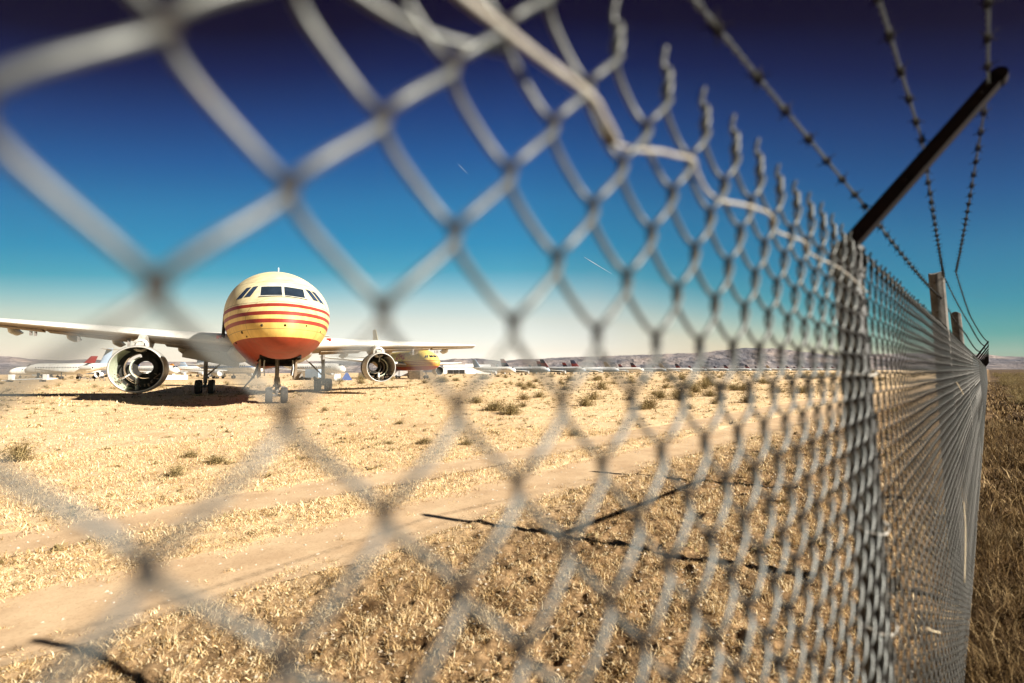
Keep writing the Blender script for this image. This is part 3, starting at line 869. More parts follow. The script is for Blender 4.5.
# dry stalks caught in the mesh
def stalk(pts, label):
    mb = MB(); mb.tube([tuple(FW(*p).reshape(3)) for p in sp_path(pts, 5)], [.0017] * ((len(pts) - 1) * 5) + [.0008], 6)
    tag(mb.build('straw_stalk', M['straw'], smooth=True), label, 'dry stalk', 'dry stalks caught in the fence mesh')
stalk([(1.86, -.030, 1.01), (2.0, -.034, .95), (2.18, -.036, .88)], 'long pale stalk slanting across the lower mesh right of the steel post')
stalk([(3.0, -.066, .80), (3.3, -.072, .95), (3.5, -.068, 1.06)], 'short pale stalk low on the mesh before the tall wooden post')
stalk([(3.6, -.078, 1.68), (4.0, -.08, 1.63), (4.4, -.078, 1.58)], 'thin pale stalk at mid height beside the tall wooden post')

# ------------------------------------------------------------------ aircraft
def hermite(xs, ys, x):
    xs = np.array(xs, float); ys = np.array(ys, float); d = np.diff(ys) / np.diff(xs)
    m = np.zeros(len(xs)); m[0] = d[0]; m[-1] = d[-1]
    for i_ in range(1, len(xs) - 1):
        m[i_] = 0 if d[i_ - 1] * d[i_] <= 0 else 2 * d[i_ - 1] * d[i_] / (d[i_ - 1] + d[i_])
    x = np.asarray(x, float); i_ = np.clip(np.searchsorted(xs, x) - 1, 0, len(xs) - 2)
    h = xs[i_ + 1] - xs[i_]; t = np.clip((x - xs[i_]) / h, 0, 1)
    return ((2 * t ** 3 - 3 * t ** 2 + 1) * ys[i_] + (t ** 3 - 2 * t ** 2 + t) * h * m[i_] + (-2 * t ** 3 + 3 * t ** 2) * ys[i_ + 1] + (t ** 3 - t ** 2) * h * m[i_ + 1])
ZC = 5.05
FB = [0, .08, .5, 1.2, 2.0, 3.2, 4.5, 6.0, 8.0, 36, 44, 50, 54]
HWv = [.01, .42, 1.02, 1.52, 1.88, 2.24, 2.52, 2.72, 2.82, 2.82, 2.0, 1.05, .3]
ZTv = [3.96, 4.40, 4.98, 5.36, 5.72, 6.52, 7.05, 7.50, 7.87, 7.87, 7.75, 7.5, 7.2]
ZBv = [3.94, 3.56, 3.10, 2.80, 2.60, 2.44, 2.34, 2.27, 2.23, 2.23, 3.6, 5.3, 6.5]
ZMv = [3.95, 3.98, 4.08, 4.24, 4.42, 4.70, 4.90, 5.0, 5.05, 5.05, 5.7, 6.4, 6.85]
sq = [math.sqrt(b) for b in FB]
def fus(b):
    t = np.sqrt(np.asarray(b, float))
    return hermite(sq, HWv, t), hermite(sq, ZTv, t), hermite(sq, ZBv, t), hermite(sq, ZMv, t)
BT = np.linspace(.002, 12, 2400); FT = fus(BT)
def surf_b(s, z):
    """distance aft of the nose tip where the skin passes through lateral s, height z"""
    hw, zt, zb, zm = FT
    hv = np.where(z > zm, zt - zm, zm - zb)
    q = (s / hw) ** 2 + ((z - zm) / hv) ** 2
    k = np.argmax(q <= 1)
    if q[k] > 1: return BT[-1]
    return float(BT[k])
def fuselage_mesh(L=54, bay=True):
    mb = MB(); n = 64
    bs = list(np.linspace(.04, math.sqrt(9), 46) ** 2) + list(np.linspace(9.5, 36, 18)) + list(np.linspace(37, 54, 16))
    bs = [.001] + bs
    rings = []
    for b in bs:
        hw, zt, zb, zm = [float(q) for q in fus(b)]
        ring = []
        for k in range(n):
            a = 2 * PI * k / n; x = math.cos(a) * hw; z = math.sin(a)
            z = zm + z * ((zt - zm) if z > 0 else (zm - zb)); ring.append((x, b, z))
        rings.append(ring)
    vs = [p for R in rings for p in R]; fs = []
    for i_ in range(len(rings) - 1):
        bm = (bs[i_] + bs[i_ + 1]) / 2
        for k in range(n):
            k2 = (k + 1) % n; a = 2 * PI * (k + .5) / n
            if bay and 3.1 < bm < 7.6 and abs(math.cos(a)) * 2.5 < .85 and math.sin(a) < 0: continue
            fs.append((i_ * n + k, (i_ + 1) * n + k, (i_ + 1) * n + k2, i_ * n + k2))
    fs.append(tuple((len(rings) - 1) * n + k for k in range(n)))
    mb.add(vs, fs)
    return mb
def patch(poly, off=.012, nseg=8):
    """poly: 4 corners (s,z) on the nose; returns mesh laid on the skin"""
    mb = MB(); g = []
    for i_ in range(nseg + 1):
        row = []
        for j in range(nseg + 1):
            u, v = i_ / nseg, j / nseg
            s = (poly[0][0] * (1 - u) + poly[1][0] * u) * (1 - v) + (poly[3][0] * (1 - u) + poly[2][0] * u) * v
            z = (poly[0][1] * (1 - u) + poly[1][1] * u) * (1 - v) + (poly[3][1] * (1 - u) + poly[2][1] * u) * v
            row.append((s, surf_b(s, z) - off, z + off * .4))
        g.append(row)
    m = nseg + 1
    mb.add([p for r in g for p in r], [(i_ * m + j, (i_ + 1) * m + j, (i_ + 1) * m + j + 1, i_ * m + j + 1) for i_ in range(nseg) for j in range(nseg)])
    return mb
def grow(poly, d):
    cx = sum(p[0] for p in poly) / 4; cz = sum(p[1] for p in poly) / 4
    out = []
    for x, z in poly:
        out.append((x + d * (1 if x > cx else -1), z + d * (1 if z > cz else -1)))
    return out
def airfoil(c, t, n=14):
    xs = [.5 * (1 - math.cos(PI * k / n)) for k in range(n + 1)]
    th = [5 * t * (.2969 * math.sqrt(x) - .126 * x - .3516 * x * x + .2843 * x ** 3 - .1036 * x ** 4) for x in xs]
    up = [(x * c, h * c * 1.1) for x, h in zip(xs, th)]; lo = [(x * c, -h * c * .9) for x, h in zip(xs, th)]
    return up[::-1] + lo[1:-1]
def surface_loft(secs, vertical=False):
    """secs: (span, b_LE, z, chord, thickness)"""
    rings = []
    for s, b, z, c, t in secs:
        af = airfoil(c, t)
        if vertical: rings.append([(h, b + x, z) for x, h in af])
        else: rings.append([(s, b + x, z + h) for x, h in af])
    mb = MB(); mb.loft(rings); return mb

def wheel(mb_t, mb_h, c, r, w):
    x, y, z = c
    pr = [(-w / 2, r * .62), (-w / 2, r * .9), (-w * .36, r * .985), (-w * .12, r), (w * .12, r), (w * .36, r * .985), (w / 2, r * .9), (w / 2, r * .62)]
    mb_t.lathe(pr, 'X', c, 24)
    for sg in (-1, 1):
        mb_h.lathe([(sg * w * .5, r * .62), (sg * w * .36, r * .5), (sg * w * .34, r * .26), (sg * w * .52, r * .22), (sg * w * .52, .001)], 'X', c, 20)
def gear(parent, s, b, ztop, twin, r, w, bogie, name):
    g = MB(); g.tube([(s, b, ztop), (s, b, r * 1.5)], .16 if bogie else .11, 14)
    g.tube([(s, b, r * 1.9), (s, b, r)], .10 if bogie else .07, 12)
    if bogie:
        g.tube([(s, b - .75, r), (s, b + .75, r)], .09, 10)
        for bb in (b - .7, b + .7): g.tube([(s - twin / 2, bb, r), (s + twin / 2, bb, r)], .06, 10)
        sg = 1 if s < 0 else -1
        g.tube([(s, b, r * 2.4), (s + sg * 1.9, b - .2, ztop - .2)], .07, 8)
        g.tube([(s, b, r * 2.2), (s, b + 1.6, ztop)], .06, 8)
        g.tube([(s + .14, b - .1, r * 2.8), (s + .14, b - .35, r * 1.9), (s + .08, b - .1, r * 1.3)], .035, 6)
    else:
        g.tube([(s - twin / 2, b, r), (s + twin / 2, b, r)], .07, 10)
        g.tube([(s, b, 1.25), (s, b + 1.5, ztop)], .05, 8)
        g.box((s, b - .06, 1.02), (.42, .16, .14)); g.box((s + .28, b - .05, .95), (.34, .08, .07)); g.box((s - .34, b, .93), (.32, .06, .05))
        g.tube([(s + .12, b - .1, 1.5), (s + .16, b - .12, 1.1), (s + .10, b - .1, .75), (s, b - .1, r)], .028, 6)
        g.tube([(s - .1, b - .1, 1.6), (s - .15, b - .16, 1.2), (s - .06, b - .14, .8)], .022, 6)
    o = g.build(name, M['strut'], parent, smooth='auto')
    for bb in ((b - .7, b + .7) if bogie else (b,)):
        for sg in (-1, 1):
            t, h = MB(), MB(); wheel(t, h, (s + sg * twin / 2, bb, r), r, w)
            wo = t.build('wheel', M['tyre'], o, smooth='auto'); h.build('hub', M['hub'], o, smooth='auto')
    return o

def big_jet(label, loc, rz, hero=True):
    root = thing('cargo_airliner', label, 'airliner', loc, rz, 'yellow cargo airliners')
    fm = fuselage_mesh(bay=hero).build('fuselage', M['cargo_near' if hero else 'cargo_far'], root, smooth=True)
    # cockpit windows
    for sg in (-1, 1):
        polys = [([(.06, 5.60), (1.02, 5.57), (.98, 6.12), (.06, 6.18)], 'window'),
                 ([(1.46, 5.52), (1.74, 5.50), (1.34, 6.14), (1.10, 6.18)], 'windowblue'),
                 ([(1.82, 5.47), (2.10, 5.43), (1.64, 6.10), (1.42, 6.13)], 'windowblue')]
        for poly, mt in polys:
            p = [(sg * x, z) for x, z in poly]
            if hero:
                # frame a little larger than the pane, laid just under it
                cx = sum(q[0] for q in p) / 4; cz = sum(q[1] for q in p) / 4
                big = [(cx + (x - cx) * 1.12, cz + (z - cz) * 1.22) for x, z in p]
                if mt == 'window':
                    fo = patch(big, .010).build('window_frame', M['frame'], root)
            patch(p, .022).build('cockpit_window', M[mt], root)
        if hero:
            wp = MB(); a = (sg * .12, 5.5); pts = []
            for q in range(9):
                t = q / 8; s = sg * (.06 + 1.05 * t); z = 5.53 - .05 * t
                pts.append((s, surf_b(s, z) - .05, z))
            wp.tube(pts, .022, 6); wp.build('windscreen_wiper', M['dark'], root)
    # wings: local -x is the aircraft's own right wing (image left)
    for sg, z0, k, sp in ((-1, 3.90, .112, 22.2), (1, 3.86, .045, 20.7)):
        secs = []
        for q in range(9):
            t = q / 8; s = 2.2 + (sp - 2.2) * t
            ch = 9.2 * (1 - t) + 2.7 * t - (1.3 * math.sin(min(1, t / .35) * PI) * .5 if t < .35 else 0)
            secs.append((sg * s, 14.2 + (s - 2.8) * .6, z0 + k * (s - 2.8), ch, .15 - .02 * t))
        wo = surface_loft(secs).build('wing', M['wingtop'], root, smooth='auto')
        tt = lambda s: ((s - 2.2) / (sp - 2.2))
        if hero:
            # open leading edge bay (dark) under the slat, with gaps
            for s0, s1 in ((3.4, 6.8), (9.2, 14.3), (14.6, 20.6)):
                d = MB(); pts = []
                for s in (s0, s1):
                    b = 14.2 + (s - 2.8) * .6; z = z0 + k * (s - 2.8); ch = 9.2 * (1 - tt(s)) + 2.7 * tt(s)
                    pts.append((sg * s, b + ch * .09, z - ch * .055)); pts.append((sg * s, b + ch * .24, z - ch * .076))
                a, b2, c, d2 = pts
                d.hexa([(*a[:2], a[2] - .045), (*c[:2], c[2] - .045), (*d2[:2], d2[2] - .05), (*b2[:2], b2[2] - .05), (*a[:2], a[2] + .05), (*c[:2], c[2] + .05), (*d2[:2], d2[2] + .05), (*b2[:2], b2[2] + .05)])
                d.build('open_slat_bay', M['brownmetal'], wo)
            for s in (6.2, 10.6, 13.6, 17.4):
                b = 14.2 + (s - 2.8) * .6; z = z0 + k * (s - 2.8); ch = 9.2 * (1 - tt(s)) + 2.7 * tt(s)
                fb = MB(); fb.loft([[(sg * s + r * math.cos(a_), b + ch * u, z - ch * .05 - dz + r * 1.3 * math.sin(a_)) for a_ in [2 * PI * j / 10 for j in range(10)]] for u, r, dz in ((.45, .03, .05), (.6, .2, .22), (.85, .22, .3), (1.12, .04, .28))])
                fb.build('flap_track_fairing', M['grey'], wo, smooth=True)
            for s in (9.0, 12.2, 15.0, 15.3):
                b = 14.2 + (s - 2.8) * .6; z = z0 + k * (s - 2.8)
                tb = MB(); tb.box((sg * s, b + .5, z - .62), (.16, .1, .55 if s < 15 else .3)); tb.build('dangling_bracket', M['strut'], wo)
            # flaps hanging from the inner trailing edge
            fl = MB()
            fl.hexa([(sg * 2.2, 21.6, 2.2), (sg * 6.2, 21.9, 3.05), (sg * 6.2, 22.2, 3.05), (sg * 2.2, 21.9, 2.2), (sg * 2.2, 21.6, 4.0), (sg * 6.2, 21.9, 4.15), (sg * 6.2, 22.2, 4.15), (sg * 2.2, 21.9, 4.0)])
            if sg < 0: fl.build('hanging_flap', M['grey'], wo)
            # wing root fairing
            rf = MB(); rf.loft([[(sg * (2.2 + r * 1.2 * math.cos(a_)), b, 3.35 + r * math.sin(a_)) for a_ in [2 * PI * j / 16 for j in range(16)]] for b, r in ((12.8, .1), (14.5, .40), (17, .62), (22, .75), (26, .5), (29, .1))])
            rf.build('wing_root_fairing', M['grey'], root, smooth=True)
        # engine shell
        ez = 2.17 if sg > 0 else 2.05
        R = (1.58 if sg < 0 else 1.22) if hero else 1.3
        Ln = 3.1 if sg < 0 else 2.9
        e0 = 14.7; ex = sg * 7.9
        nb = MB()
        nb.lathe([(Ln, R * .86), (Ln * .6, R * .97), (Ln * .25, R), (.12, R * .985), (.0, R * .955), (-.03, R * .93), (.0, R * .905)], 'Y', (ex, e0, ez), 48)
        no = nb.build('engine_cowl', M['alu'] if hero else M['grey'], root, smooth=True)
        if hero:
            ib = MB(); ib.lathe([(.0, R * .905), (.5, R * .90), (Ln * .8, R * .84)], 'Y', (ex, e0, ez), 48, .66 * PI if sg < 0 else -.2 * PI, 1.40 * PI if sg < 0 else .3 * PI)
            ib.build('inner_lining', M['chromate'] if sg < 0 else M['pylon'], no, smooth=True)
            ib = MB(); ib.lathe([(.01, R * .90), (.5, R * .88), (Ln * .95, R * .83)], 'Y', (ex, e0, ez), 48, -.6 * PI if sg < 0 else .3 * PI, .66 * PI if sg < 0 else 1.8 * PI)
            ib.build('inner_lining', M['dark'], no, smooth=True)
            # gutted fan case: nested dark rings, partly open so daylight shows through the core
            # gutted core: a dark bulkhead with an open hole and a crescent of daylight, arcs of pipework in front
            ox = R * (.16 if sg < 0 else -.24); oz = R * .08
            def ring(r0, r1, a0, a1, depth, mat, nm, off=1.0, th=.12):
                q = MB()
                q.lathe([(depth, r1), (depth, r0), (depth + th, r0), (depth + th, r1), (depth, r1)], 'Y', (ex + ox * off, e0, ez + oz * off), 40, a0 * PI, a1 * PI)
                q.build(nm, M[mat], no, smooth=False)
            if sg < 0:
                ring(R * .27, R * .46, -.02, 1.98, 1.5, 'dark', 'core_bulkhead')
                ring(R * .44, R * .49, .60, 1.40, 1.2, 'chromate', 'core_ring', .8)
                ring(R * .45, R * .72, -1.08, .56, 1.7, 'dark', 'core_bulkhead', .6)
                ring(R * .60, R * .64, .55, 1.40, 1.1, 'brownmetal', 'core_ring', .6)
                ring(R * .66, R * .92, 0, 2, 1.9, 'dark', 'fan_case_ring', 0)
            else:
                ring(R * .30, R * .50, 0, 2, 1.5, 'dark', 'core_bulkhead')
                ring(R * .44, R * .50, -.45, .40, 1.1, 'brownmetal', 'core_ring', .2)
                ring(R * .56, R * .62, -.50, .42, .9, 'chromate', 'core_ring', .0)
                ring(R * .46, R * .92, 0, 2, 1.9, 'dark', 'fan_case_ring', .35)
            cx = ex
            st = MB()
            for a_ in ([-.5, -.8] if sg < 0 else [.48, -.48]):
                ca, sa = math.cos(a_ * PI), math.sin(a_ * PI)
                st.tube([(cx + R * .36 * ca, e0 + .9, ez + R * .36 * sa), (cx + R * .9 * ca, e0 + .8, ez + R * .9 * sa)], .055, 8)
            st.tube([(cx - .05, e0 + .7, ez - R * .35), (cx - .05, e0 + .7, ez - R * .98)], .09, 8)
            st.build('engine_strut', M['pylon'], no, smooth=True)
            jn = MB(); rj = random.Random(5 + sg)
            for _ in range(26):
                a_ = rj.uniform(1.05, 1.9) * PI; r_ = R * rj.uniform(.66, .86)
                q = (ex + r_ * math.cos(a_), e0 + rj.uniform(.3, .7), ez + r_ * math.sin(a_))
                jn.tube([q, (q[0] + rj.uniform(-.25, .25), q[1] + .1, q[2] + rj.uniform(-.2, .2))], rj.uniform(.015, .05), 6)
            jn.build('loose_pipework', M['brownmetal'], no)
        else:
            ib = MB(); ib.lathe([(.0, R * .905), (.9, R * .88), (1.0, .01)], 'Y', (ex, e0, ez), 32); ib.build('inner_lining', M['dark'], no, smooth=True)
        zt = z0 + k * 5.1
        pb = MB(); pb.hexa([(ex - .22, e0 + .5, ez + R * .93), (ex + .22, e0 + .5, ez + R * .93), (ex + .22, e0 + Ln, ez + R * .6), (ex - .22, e0 + Ln, ez + R * .6),
                            (ex - .18, e0 + 1.6, zt - .05), (ex + .18, e0 + 1.6, zt - .05), (ex + .18, e0 + 5.5, zt - .3), (ex - .18, e0 + 5.5, zt - .3)])
        if hero: pb.lathe([(0, .30), (.05, .45), (.5, .45), (.5, .3)], 'Y', (ex, e0 + .9, ez + R * .98 + .05), 16)
        pb.build('engine_pylon', M['pylon'], root, smooth='auto')
        # tailplane
        surface_loft([(sg * 1.2, 45.0, 6.6, 5.2, .10), (sg * 8.6, 49.6, 6.6 + .07 * 7.4, 2.1, .09)]).build('tailplane', M['grey'], root, smooth='auto')
        gear(root, sg * 4.8, 25.2, 3.6, .95, .60, .42, True, 'main_gear')
    fn = surface_loft([(0, 42.0, 7.5, 8.0, .10), (0, 47.2, 15.0 if hero else 16.2, 3.2, .09)], True)
    fn.build('tail_fin', M['cargo_near'] if hero else M['creamfin'], root, smooth='auto')
    gear(root, 0, 6.6, 2.9, .80, .46, .36, False, 'nose_gear')
    if hero:
        # dark wheel bay with ragged doors
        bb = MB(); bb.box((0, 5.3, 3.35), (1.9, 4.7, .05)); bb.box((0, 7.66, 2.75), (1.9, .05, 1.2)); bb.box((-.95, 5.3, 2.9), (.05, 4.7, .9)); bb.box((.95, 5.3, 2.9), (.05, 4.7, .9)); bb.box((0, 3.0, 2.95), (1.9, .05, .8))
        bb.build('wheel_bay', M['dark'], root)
        for sg in (-1, 1):
            d = MB(); x = sg * .90
            d.hexa([(x - .12, 5.0, 1.45), (x + .04, 5.0, 1.6), (x + .08, 7.2, 1.75), (x - .16, 7.2, 1.65), (x - .05, 4.8, 2.5), (x + .02, 4.8, 2.5), (x + .02, 7.4, 2.4), (x - .02, 7.4, 2.4)])
            d.build('gear_door', M['brownmetal'], root)
            pn = MB(); pn.tube([(sg * .7, 4.9, 2.45), (sg * .74, 4.85, 2.0), (sg * .68, 4.8, 1.6)], .03, 6); pn.build('door_rod', M['hub'], root)
        # hanging torn strap
        h = MB(); h.tube([(-.95, 5.4, 2.3), (-1.15, 5.3, 1.7), (-1.25, 5.3, 1.5), (-1.75, 5.2, .85)], [.08, .07, .05, .03], 6); h.build('hanging_strap', M['dark'], root)
        an = MB(); an.tube([(0, 8.0, 7.8), (0, 8.05, 8.2)], .03, 6); an.build('antenna', M['white'], root)
        # probes and small dark vents on the nose
        for s, z, r in ((-.95, 3.95, .06), (.95, 4.0, .045), (-1.75, 3.72, .07), (-2.05, 3.35, .06), (1.75, 3.85, .04), (-1.55, 3.5, .04)):
            v = MB(); b = surf_b(s, z); v.lathe([(-.05, r * .6), (-.03, r), (.1, r)], 'Y', (s, b, z), 12); v.add([(s - r * .6, b - .05, z), (s, b - .05, z + r * .6), (s + r * .6, b - .05, z), (s, b - .05, z - r * .6)], [(0, 1, 2, 3)])
            v.build('air_data_port', M['dark'], root)
        # open front door on the aircraft's right side
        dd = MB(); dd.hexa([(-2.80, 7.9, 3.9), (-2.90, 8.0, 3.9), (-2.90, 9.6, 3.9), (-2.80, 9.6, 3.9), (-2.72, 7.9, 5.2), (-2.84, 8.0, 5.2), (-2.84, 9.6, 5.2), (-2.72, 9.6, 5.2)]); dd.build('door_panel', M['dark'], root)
        for sg in (-1, 1):
            dp = MB(); dp.box((sg * 3.02, 8.4, 3.9), (.22, .3, .12)); dp.box((sg * 3.1, 8.3, 3.85), (.1, .5, .16)); dp.build('angle_probe', M['red'], root)
    else:
        # red slanted lettering on the aircraft's right side (towards the camera)
        def on_skin(u, v):  # u metres from the first letter towards the nose, v height
            b = 21.5 - u; z = 5.35 + v; hw = 2.82; hv = 2.82
            x = -math.sqrt(max(0, 1 - ((z - ZC) / hv) ** 2)) * hw
            return (x - .03, b, z)
        def slab(mb, x0, y0, x1, y1, w, sh=.35):
            K = 5
            L = math.hypot(x1 - x0, y1 - y0); nx, ny = -(y1 - y0) / L * w / 2, (x1 - x0) / L * w / 2
            vs = []
            for q in range(K + 1):
                t = q / K; cx, cy = x0 + (x1 - x0) * t, y0 + (y1 - y0) * t
                for j in (-1, 0, 1):
                    px_, py_ = cx + nx * j, cy + ny * j
                    vs.append(on_skin(px_ + py_ * sh, py_))
            mb.add(vs, [(q * 3 + j, q * 3 + j + 1, (q + 1) * 3 + j + 1, (q + 1) * 3 + j) for q in range(K) for j in range(2)])
        Hh = 1.9; w = .5
        let = {'D': [(.2, 0, .2, Hh), (0, .25, 1.4, .25), (0, Hh - .25, 1.4, Hh - .25), (1.6, .35, 1.6, Hh - .35)],
               'H': [(.2, 0, .2, Hh), (1.6, 0, 1.6, Hh), (.2, Hh / 2, 1.6, Hh / 2)], 'L': [(.2, 0, .2, Hh), (0, .25, 1.7, .25)]}
        for q, ch in enumerate('DHL'):
            mb = MB()
            for a, b, c, d in let[ch]: slab(mb, a + q * 2.5, b, c + q * 2.5, d, w)
            mb.build('letter', M['red'], root)
    return root
jet1 = big_jet('yellow cargo jet with three red stripes and a red belly, parked nose-on with gutted engines', (-10.51, 22.38, 0), .494, True)
jet2 = big_jet('faded yellow cargo jet half hidden behind the striped one, red lettering on its side', (-19.2, 124, 0), .60, False)

# generic parked airliners
def small_jet(label, liv, finm, loc, rz, L=36, R=1.95, ttail=False, group=None, fin_h=None, tipm=None):
    root = thing('airliner', label, 'airliner', loc, rz, group)
    zc = 1.6 + R
    bs = [0, .15, .6, 1.4, 2.6, 4.2, 6, L * .66, L * .8, L * .92, L]
    hw = [.05, .3, .62, .84, .95, 1, 1, 1, .72, .35, .1]; up = [-.3, -.05, .25, .52, .8, .95, 1, 1, .98, .95, .9]; dn = [-.36, -.6, -.78, -.9, -.97, -1, -1, -1, -.45, .15, .6]
    mb = MB(); rings = []
    for b, h, u, d in zip(bs, hw, up, dn):
        cz = zc + R * (u + d) / 2; hv = R * (u - d) / 2
        rings.append([(R * h * math.cos(2 * PI * k / 20), b, cz + hv * math.sin(2 * PI * k / 20)) for k in range(20)])
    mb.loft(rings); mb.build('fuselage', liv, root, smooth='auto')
    for sg in (-1, 1):
        w = MB(); w.add([(sg * R * .1, 1.35, zc + R * .56), (sg * R * .55, 1.6, zc + R * .50), (sg * R * .50, 2.3, zc + R * .80), (sg * R * .1, 2.2, zc + R * .88)], [(0, 1, 2, 3)])
        vs = [(x * 1.03, b - .12, z + .05) for x, b, z in w.v]; w.v = vs; w.build('cockpit_window', M['window'], root)
        wb = MB()
        for q in range(int((L * .6) / 1.0)):
            b = 5.5 + q; x = sg * (R * math.cos(.22) + .02); wb.add([(x, b, zc + R * .16), (x, b + .45, zc + R * .16), (x * .985, b + .45, zc + R * .34), (x * .985, b, zc + R * .34)], [(0, 1, 2, 3)])
        wb.build('cabin_windows', M['window'], root)
        surface_loft([(sg * R * .5, L * .38, zc - R * .55, L * .17, .12), (sg * L * .22, L * .38 + L * .11, zc - R * .55 + L * .012, L * .09, .1), (sg * L * .46, L * .38 + L * .24, zc - R * .55 + L * .03, L * .045, .09)]).build('wing', M['grey'], root, smooth='auto')
        if ttail:
            e = MB(); e.lathe([(0, .62), (.1, .75), (2.5, .8), (4.2, .5), (4.2, .3)], 'Y', (sg * (R + 1.0), L * .74, zc + .3), 16); e.lathe([(0, .62), (.4, .6), (.4, .01)], 'Y', (sg * (R + 1.0), L * .74, zc + .3), 16)
            e.build('engine', M['grey'], root, smooth='auto')
        else:
            e = MB(); e.lathe([(0, .82), (.12, .98), (1.6, 1.05), (3.2, .7), (3.2, .4)], 'Y', (sg * L * .155, L * .33, 1.75), 16); e.lathe([(.02, .8), (.5, .78), (.5, .01)], 'Y', (sg * L * .155, L * .33, 1.75), 16)
            e.build('engine', M['grey'], root, smooth='auto')
        mg = MB(); mg.tube([(sg * 2.9, L * .52, zc - R * .6), (sg * 2.9, L * .52, .5)], .14, 6)
        for dx in (-.35, .35): mg.lathe([(-.15, .01), (-.15, .52), (.15, .52), (.15, .01)], 'X', (sg * 2.9 + dx, L * .52, .52), 12)
        mg.build('main_gear', M['tyre'], root)
        fz = (fin_h or 10.5)
        tz = fz - .3 if ttail else zc + R * .55
        tb = L * .93 if ttail else L * .86
        surface_loft([(sg * .2, tb, tz, L * .085, .1), (sg * L * .17, tb + L * .09, tz + .35 * (0 if ttail else 1), L * .04, .09)]).build('tailplane', M['grey'], root, smooth='auto')
    ng = MB(); ng.tube([(0, 4.2, zc - R * .9), (0, 4.2, .4)], .1, 6)
    for dx in (-.25, .25): ng.lathe([(-.12, .01), (-.12, .4), (.12, .4), (.12, .01)], 'X', (dx, 4.2, .4), 12)
    ng.build('nose_gear', M['tyre'], root)
    fz = (fin_h or 10.5)
    fc = L * (.12 if ttail else .17)
    f = surface_loft([(0, L * (.85 if ttail else .80), zc + R * .8, fc, .11), (0, L * .80 + (fz - zc - R) * .75 + L * .02, fz, L * (.085 if not ttail else .07), .1)], True)
    fo = f.build('tail_fin', finm, root, smooth='auto')
    if tipm:
        z1 = zc + R * .8 + (fz - zc - R * .8) * .55; a = .56
        ft = surface_loft([(0, L * .80 + ((fz - zc - R) * .75 + L * .02) * a - .01, z1, L * (.17 - .085 * a) + .02, .125), (0, L * .80 + ((fz - zc - R) * .75 + L * .02) - .01, fz + .01, L * .085 + .02, .12)], True)
        ft.build('fin_flash', tipm, fo, smooth='auto')
    return root
def nose_from_tail(px, D, hd, tb):
    x = (px - 512) / FPX * D; y = D
    return (x + math.sin(hd) * tb, y - math.cos(hd) * tb, 0)
# named jets behind the near one (left part of the picture)
def at_px(px, D): return ((px - 512) / FPX * D, D, 0)
small_jet('white jet with a high T-tail, parked nose left behind the left-hand engine', M['liv_white'], M['steelblue'], at_px(27, 165), math.radians(-96), L=32, R=1.9, ttail=True, fin_h=10.2)
small_jet('white jet with a bright red fin behind the T-tailed one', M['liv_white'], M['darkred'], nose_from_tail(86, 250, -1.2, 30), -1.2, L=34, fin_h=11.0)
small_jet('small grey jet with a T-tail, far behind the white nose at the left edge', M['liv_bluegrey'], M['tan'], at_px(60, 420), math.radians(-60), L=28, R=1.6, ttail=True, fin_h=11)
small_jet('white jet with a deep blue fin, seen through the left-hand engine', M['liv_white'], M['blue'], nose_from_tail(139, 235, 1.15, 30), 1.15, L=36, fin_h=8.6)
small_jet('white jet with orange and yellow upper sides, behind the left wing root', M['liv_orange'], M['orange'], at_px(207, 300), math.radians(70), L=34, fin_h=8.0)
small_jet('white jet with a blue side stripe, seen under the striped nose', M['liv_stripe'], M['steelblue'], at_px(262, 150), math.radians(62), L=36, fin_h=8.0)
small_jet('plain white jet parked close behind the right-hand main wheels', M['liv_white'], M['white'], at_px(345, 190), math.radians(66), L=34, fin_h=7.5)
small_jet('plain white jet to the left of the blue-striped one', M['liv_white'], M['steelblue'], at_px(232, 240), math.radians(75), L=34, fin_h=7.5)

GR = 'airliners parked in the long far row'
protos = {
 'red': small_jet('', M['liv_bluegrey'], M['darkred'], (0, 0, 0), 0, L=37, group=GR, fin_h=11, tipm=M['navy']),
 'tan': small_jet('', M['liv_white'], M['tan'], (0, 0, 0), 0, L=37, group=GR, fin_h=11),
 'navy': small_jet('', M['liv_bluegrey'], M['navy'], (0, 0, 0), 0, L=37, group=GR, fin_h=11, tipm=M['darkred']),
 'white': small_jet('', M['liv_white'], M['steelblue'], (0, 0, 0), 0, L=34, group=GR, fin_h=10.5),
}
descr = {'red': 'grey-blue jet with a dark red fin', 'tan': 'white jet with a tan fin', 'navy': 'grey-blue jet with a navy fin', 'white': 'white jet with a pale blue fin'}
ORD = ['first', 'second', 'third', 'fourth', 'fifth', 'sixth', 'seventh', 'eighth', 'ninth', 'tenth', 'eleventh', 'twelfth', 'thirteenth']
row = [(475, 345, 'white', .9), (507, 350, 'navy', .95), (546, 368, 'red', .80), (577, 400, 'red', 1.2), (609, 470, 'tan', .9), (635, 540, 'red', .9), (663, 590, 'tan', .9), (679, 640, 'red', .9), (703, 700, 'red', .9), (727, 760, 'red', .9), (748, 810, 'red', .9), (769, 870, 'tan', .9), (788, 930, 'red', .9), (803, 1000, 'red', .9), (818, 1070, 'red', .9), (833, 1150, 'red', .9)]
back = [(497, 560, 'white', .9), (530, 620, 'white', .9), (542, 430, 'navy', .9), (567, 500, 'navy', .9), (599, 760, 'white', .9), (622, 650, 'navy', .9), (655, 800, 'red', .9), (691, 900, 'navy', .9), (716, 1000, 'red', .9), (738, 1050, 'navy', .9), (757, 1100, 'red', .9), (779, 1200, 'navy', .9), (795, 1300, 'red', .9), (811, 1400, 'red', .9), (826, 1500, 'navy', .9)]
used = set(); cnt = {}
